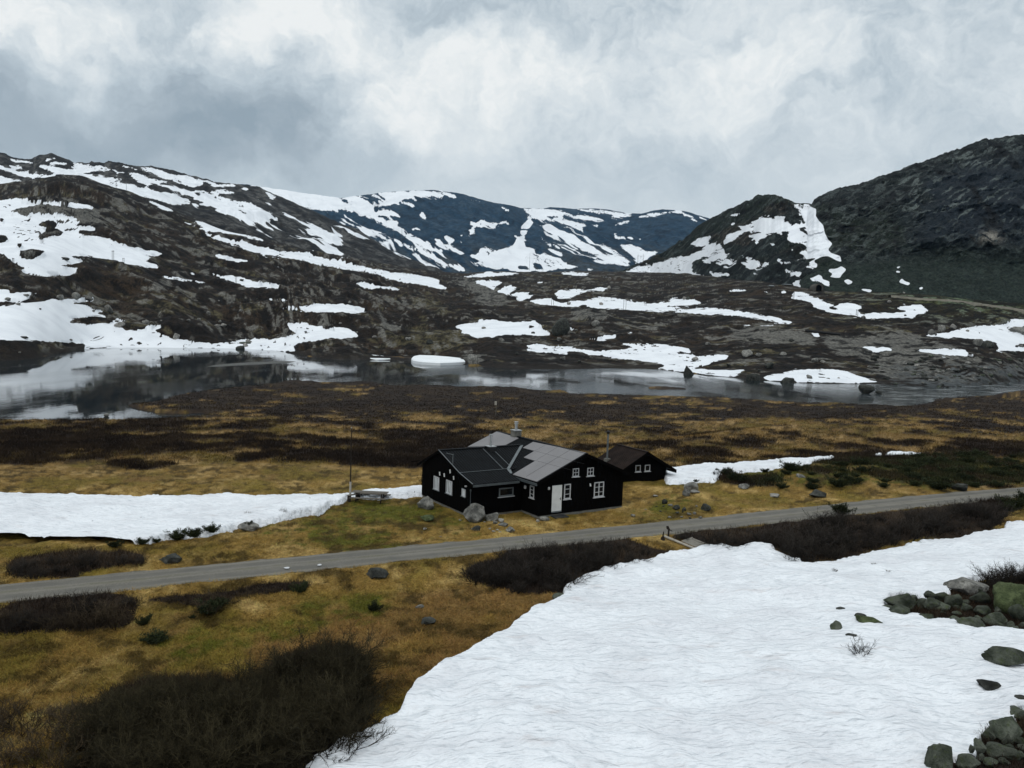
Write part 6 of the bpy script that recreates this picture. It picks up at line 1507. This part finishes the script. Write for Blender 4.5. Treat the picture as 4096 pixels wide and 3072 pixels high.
single('9', 1015, 925, 45, 1.1, JUN, 'juniper', 'smaller juniper next to the long spiky juniper', 'juniper')
single('9', 1615, 812, 38, 1.2, JUN, 'juniper', 'little juniper growing on the broad boulder by the snow band', 'juniper')
single('B', 1110, 540, 95, 1.1, JUN, 'juniper', 'tall dark juniper rising above the roadside thicket on the right', 'juniper')
single('B', 230, 345, 24, 1.2, JUN, 'juniper', 'small dark juniper behind the pale block boulder', 'juniper')
single('B', 2165, 505, 105, 1.2, JUN, 'juniper', 'large dark juniper hiding the road at the right edge', 'juniper')
single('B', 2120, 520, 70, 1.3, JUN, 'juniper', 'dark juniper beside the large one at the right road end', 'juniper')
single('B', 2225, 470, 90, 1.3, JUN, 'juniper', 'dark juniper cut by the picture edge above the right road end', 'juniper')
FAN = shrub_mesh(41, nstem=15, spread=.30, fine=3, curl=.20, tip=(.040, .034, .030), base=(.010, .009, .008)); FAN.materials.append(M_twig)
single('E', 420, 1315, 255, 1.25, [FAN], 'shrub', 'fan shaped bare shrub growing out of the foreground snow')
for x, y, h, l in [(110, 375, 40, 'tiny bare twigs in the snow below the right thicket'), (700, 380, 28, 'low twigs poking through the snow right of the twiggy edge'), (540, 300, 30, 'small twigs at the upper snow edge')]:
    single('E', x, y, h, 1.6, SHR_BROWN[:1], 'shrub', l)
for x, y, h, l in [(1835, 735, 45, 'tiny bare shrub in the left snow band, right of another'), (1605, 745, 32, 'tiny bare shrub in the left snow band')]:
    single('9', x, y, h, 1.1, SHR_BROWN[:1], 'shrub', l)
single('B', 345, 300, 32, 1.0, SHR[:1], 'shrub', 'thin bare shrub on the snow strip right of the shed'); single('B', 430, 290, 24, 1.6, SHR[:1], 'shrub', 'low bare shrub at the edge of the snow strip right of the shed')
print('shrubs', cnt)

# ------------------------------------------------------------------ grass and heather standing on the ground
def tufts(name, idx, jit, nb, hmin, hmax, w, lean, cfun, kind='stuff', seed=1):
    r = np.random.default_rng(seed)
    i, j = idx
    a, b = r.uniform(size=len(i)), r.uniform(size=len(i))
    P = G_P[i, j] * ((1 - a) * (1 - b))[:, None] + G_P[i + 1, j] * (a * (1 - b))[:, None] + G_P[i, j + 1] * ((1 - a) * b)[:, None] + G_P[i + 1, j + 1] * (a * b)[:, None]
    C = G_C[i, j]
    n = len(P); P = np.repeat(P, nb, 0); C = np.repeat(C, nb, 0); m = len(P)
    P = P + np.concatenate([r.normal(size=(m, 2)) * jit, np.full((m, 1), -.02)], 1)
    an = r.uniform(0, 6.283, m); ln = r.uniform(.2, 1, m) * lean; h = r.uniform(hmin, hmax, m)
    tip = P + np.stack([np.cos(an) * ln * h, np.sin(an) * ln * h, h], 1)
    sa = r.uniform(0, 6.283, m); s = np.stack([np.cos(sa), np.sin(sa), 0 * sa], 1) * (w * r.uniform(.6, 1.4, m))[:, None]
    V = np.stack([P - s, P + s, tip], 1).reshape(-1, 3)
    col = np.repeat(cfun(C, r, m), 3, 0)
    me = mesh_np(name, V, np.arange(3 * m).reshape(m, 3), smooth=False, cols={'Ground': col})
    o = link(name, me, None, M_blade); return tag(o, kind=kind)
gi, gj = np.meshgrid(np.arange(G_P.shape[0] - 8), np.arange(G_P.shape[1] - 1), indexing='ij')
gx, gy, gz = G_P[:-8, :-1, 0], G_P[:-8, :-1, 1], G_P[:-8, :-1, 2]
gs, gt = road_st(gx, gy)
cth, sth = math.cos(HUT['th']), math.sin(HUT['th'])
ga = (gx - HUT['X']) * cth + (gy - HUT['Y']) * sth; gb = -(gx - HUT['X']) * sth + (gy - HUT['Y']) * cth
free = (np.abs(gs) > 1.36) & ~((ga > -.1) & (ga < 7.4) & (gb > -.1) & (gb < 11.5)) & ~((ga > -4.2) & (ga < 0) & (gb > 1.9) & (gb < 9.5)) & (gz > LAKE + .12)
free &= (R_s3.get(G_U[:-8, :-1], G_V[:-8, :-1]) < .35) & (R_s12.get(G_U[:-8, :-1], G_V[:-8, :-1]) < .35)
free &= (G_U[:-8, :-1] > -150) & (G_U[:-8, :-1] < 4250)
hh = G_H[:-8, :-1]
def pick(mask, n, seed):
    r = np.random.default_rng(seed); w = np.flatnonzero(mask.ravel()); k = r.choice(w, size=min(n, len(w) * 4), replace=True); return np.unravel_index(k, mask.shape)
g1 = free & (hh < .5) & (gy < 72) & (gy > 13)
tufts('grass', pick(g1, 95000, 1), .06, 4, .05, .15, .010, 2.4, lambda C, r, m: np.clip(C * r.uniform(.65, 1.75, (m, 1)) * (1 + r.normal(size=(m, 3)) * .06), .004, .4), seed=3)
g2 = free & (hh < .5) & (gy >= 72)
tufts('grass', pick(g2, 26000, 2), .15, 3, .10, .28, .03, 1.2, lambda C, r, m: np.clip(C * r.uniform(.7, 1.5, (m, 1)), .004, .4), seed=4)
g3 = free & (hh > .5) & (gy > 60) & (gy <= 105)
tufts('heather', pick(g3, 40000, 5), .25, 5, .14, .40, .028, .9, lambda C, r, m: np.clip(C * r.uniform(.5, 1.5, (m, 1)), .003, .1), seed=5)
g5 = free & (hh > .5) & (gy > 105)
tufts('heather', pick(g5, 22000, 7), .35, 5, .06, .24, .05, 1.2, lambda C, r, m: np.clip(C * r.uniform(.5, 1.5, (m, 1)), .003, .1), seed=7)
g4 = free & (hh > .5) & (gy <= 60) & (gy > 13)
tufts('heather', pick(g4, 26000, 6), .10, 5, .10, .30, .012, .9, lambda C, r, m: np.clip(C * r.uniform(.6, 2.2, (m, 1)), .003, .1), seed=6)
# ------------------------------------------------------------------ sky, sun, air, camera
def dirang(u, v):
    r = rays(u, v); r = r / np.linalg.norm(r)
    return math.atan2(r[0], r[1]), math.asin(r[2])
def build_sky():
    w = bpy.data.worlds.new("World"); sc.world = w; w.use_nodes = True
    nt = NT(w.node_tree); bg = nt.n['Background']
    g = nt.new('ShaderNodeTexCoord').outputs['Generated']
    sky = nt.new('ShaderNodeTexSky', sky_type='NISHITA', sun_disc=False, sun_elevation=math.radians(48), sun_rotation=math.radians(-150))
    sp = nt.new('ShaderNodeSeparateXYZ'); nt.put(sp.inputs[0], g)
    az = nt.math('ARCTAN2', sp.outputs[0], sp.outputs[1]); el = nt.math('ARCSINE', sp.outputs[2])
    cb = nt.new('ShaderNodeCombineXYZ'); nt.put(cb.inputs[0], az); nt.put(cb.inputs[1], el)
    p = cb.outputs[0]
    w1 = nt.noise(p, 7.0, 5, .55, 'Color'); w2 = nt.noise(p, 22.0, 4, .55, 'Color')
    def warp(src, wn, amt):
        s_ = nt.new('ShaderNodeVectorMath', operation='SUBTRACT'); nt.put(s_.inputs[0], wn); s_.inputs[1].default_value = (.5, .5, .5)
        k = nt.new('ShaderNodeVectorMath', operation='SCALE'); nt.put(k.inputs[0], s_.outputs[0]); k.inputs['Scale'].default_value = amt
        a = nt.new('ShaderNodeVectorMath', operation='ADD'); nt.put(a.inputs[0], src); nt.put(a.inputs[1], k.outputs[0]); return a.outputs[0]
    q = warp(warp(p, w1, .20), w2, .06)
    acc = None
    for (u, v, su, sv, amp, rot) in CLOUDS:
        a0, e0 = dirang(u, v)
        m = nt.new('ShaderNodeMapping', vector_type='TEXTURE'); m.inputs['Location'].default_value = (a0, e0, 0); m.inputs['Rotation'].default_value = (0, 0, rot)
        m.inputs['Scale'].default_value = (su / F * 1.15, sv / F * 1.15, 1); nt.put(m.inputs['Vector'], q)
        L = nt.new('ShaderNodeVectorMath', operation='LENGTH'); nt.put(L.inputs[0], m.outputs[0])
        t = nt.ramp(L.outputs['Value'], 1.45, .45, 0, amp)
        acc = t if acc is None else nt.math('ADD', acc, t)
    n = nt.noise(nt.map(q, (1, 1.5, 1)), 6.0, 7, .58); n2 = nt.noise(nt.map(q, (1, 1.3, 1)), 20.0, 6, .6)
    na = nt.ramp(el, .15, .30, .30, 1.0)
    t = nt.math('ADD', acc, nt.math('MULTIPLY', nt.math('MULTIPLY', nt.math('SUBTRACT', n, .5), 1.7), na))
    t = nt.math('ADD', t, nt.math('MULTIPLY', nt.math('MULTIPLY', nt.math('SUBTRACT', n2, .5), 1.0), na))
    n3 = nt.noise(nt.map(q, (1, 1.2, 1)), 48.0, 5, .6)
    t = nt.math('ADD', t, nt.math('MULTIPLY', nt.math('MULTIPLY', nt.math('SUBTRACT', n3, .5), .55), na))
    # overcast is brighter overhead
    t = nt.math('ADD', t, nt.ramp(el, .50, 1.1, 0, .5))
    r = nt.new('ShaderNodeValToRGB'); nt.put(r.inputs[0], nt.math('ADD', nt.math('MULTIPLY', t, .56), .62))
    cr = r.color_ramp; cr.elements[0].position = .0; cr.elements[0].color = (.31, .385, .445, 1); cr.elements[1].position = 1.0; cr.elements[1].color = (.92, .945, .94, 1)
    for ps, cc in ((.25, (.40, .473, .53)), (.48, (.52, .60, .655)), (.70, (.70, .765, .80)), (.88, (.83, .875, .885))):
        e = cr.elements.new(ps); e.color = (*cc, 1)
    over = nt.ramp(el, .45, 1.2, 1.0, 1.45)
    ground = nt.ramp(sp.outputs[2], -.12, -.02, .25, 1.0)
    sc1 = nt.new('ShaderNodeVectorMath', operation='SCALE'); nt.put(sc1.inputs[0], r.outputs[0]); nt.put(sc1.inputs['Scale'], nt.math('MULTIPLY', over, ground))
    sk = nt.new('ShaderNodeVectorMath', operation='SCALE'); nt.put(sk.inputs[0], sky.outputs[0]); sk.inputs['Scale'].default_value = .08
    nt.put(bg.inputs[0], nt.mix(.93, sk.outputs[0], sc1.outputs[0])); bg.inputs[1].default_value = 1.0
CLOUDS = [(350, 440, 620, 170, -.62, 0), (1080, 420, 300, 190, -.52, .2), (900, 650, 620, 120, -.30, 0), (1980, 60, 230, 120, -.38, 0), (620, 230, 180, 110, -.30, 0),
          (150, 120, 330, 150, .62, 0), (1000, 250, 260, 170, .35, .5), (1780, 430, 380, 240, .40, .3), (1250, 60, 300, 110, .45, 0), (2100, 250, 420, 120, .24, .2), (1500, 520, 170, 90, .25, .3),
          (2750, 330, 420, 170, .22, .3), (3150, 260, 300, 130, .22, .4), (3350, 560, 400, 110, .05, .3), (3900, 330, 300, 200, .0, 0), (2450, 700, 700, 110, -.12, 0), (2800, 90, 500, 70, -.08, 0), (3950, 480, 200, 160, -.10, 0)]
build_sky()

sun = bpy.data.lights.new('sun', 'SUN'); sun.energy = .8; sun.angle = math.radians(24); sun.color = (1.0, .965, .92)
so = bpy.data.objects.new('sun', sun); COL.objects.link(so)
se, sa = math.radians(48), math.radians(-150)      # height, and bearing from the way the camera looks
d = -np.array([math.sin(sa) * math.cos(se), math.cos(sa) * math.cos(se), math.sin(se)])
from mathutils import Vector, Matrix
so.rotation_euler = Vector(d).to_track_quat('-Z', 'Y').to_euler()

if HAZE > 0:
    hz = MB().box(-2600, 2600, -40, 4200, -40, 700).build('haze', None)
    m = bpy.data.materials.new('haze_mat'); m.use_nodes = True; nt = NT(m.node_tree)
    nt.n.remove(nt.n['Principled BSDF'])
    v = nt.new('ShaderNodeVolumePrincipled'); v.inputs['Density'].default_value = HAZE; v.inputs['Color'].default_value = (.42, .68, 1.0, 1); v.inputs['Anisotropy'].default_value = .2
    nt.l.new(v.outputs[0], nt.n['Material Output'].inputs['Volume'])
    hz.data.materials.append(m); tag(hz, kind='stuff')

cam = bpy.data.cameras.new('camera'); co = bpy.data.objects.new('camera', cam); COL.objects.link(co)
cam.sensor_width = 36; cam.lens = F / 4096 * 36; cam.clip_start = .5; cam.clip_end = 20000
fw = rays(2048, 1536); rt = rays(2048 + 1000, 1536) - fw; rt = rt / np.linalg.norm(rt)
fw = fw / np.linalg.norm(fw); up = np.cross(rt, fw)
co.matrix_world = Matrix(((rt[0], up[0], -fw[0], 0), (rt[1], up[1], -fw[1], 0), (rt[2], up[2], -fw[2], 0), (0, 0, 0, 1)))
sc.camera = co
sc.view_settings.view_transform = 'Standard'; sc.view_settings.look = 'None'; sc.view_settings.exposure = 0.0; sc.view_settings.gamma = 1.0
sc.cycles.use_denoising = True; sc.cycles.denoising_prefilter = 'ACCURATE'
sc.cycles.max_bounces = 5; sc.cycles.diffuse_bounces = 2; sc.cycles.glossy_bounces = 3; sc.cycles.volume_bounces = 0; sc.cycles.transparent_max_bounces = 4
sc.cycles.volume_step_rate = 10.0
sc.cycles.use_adaptive_sampling = True; sc.cycles.adaptive_threshold = .01
sc.cycles.sample_clamp_indirect = 6
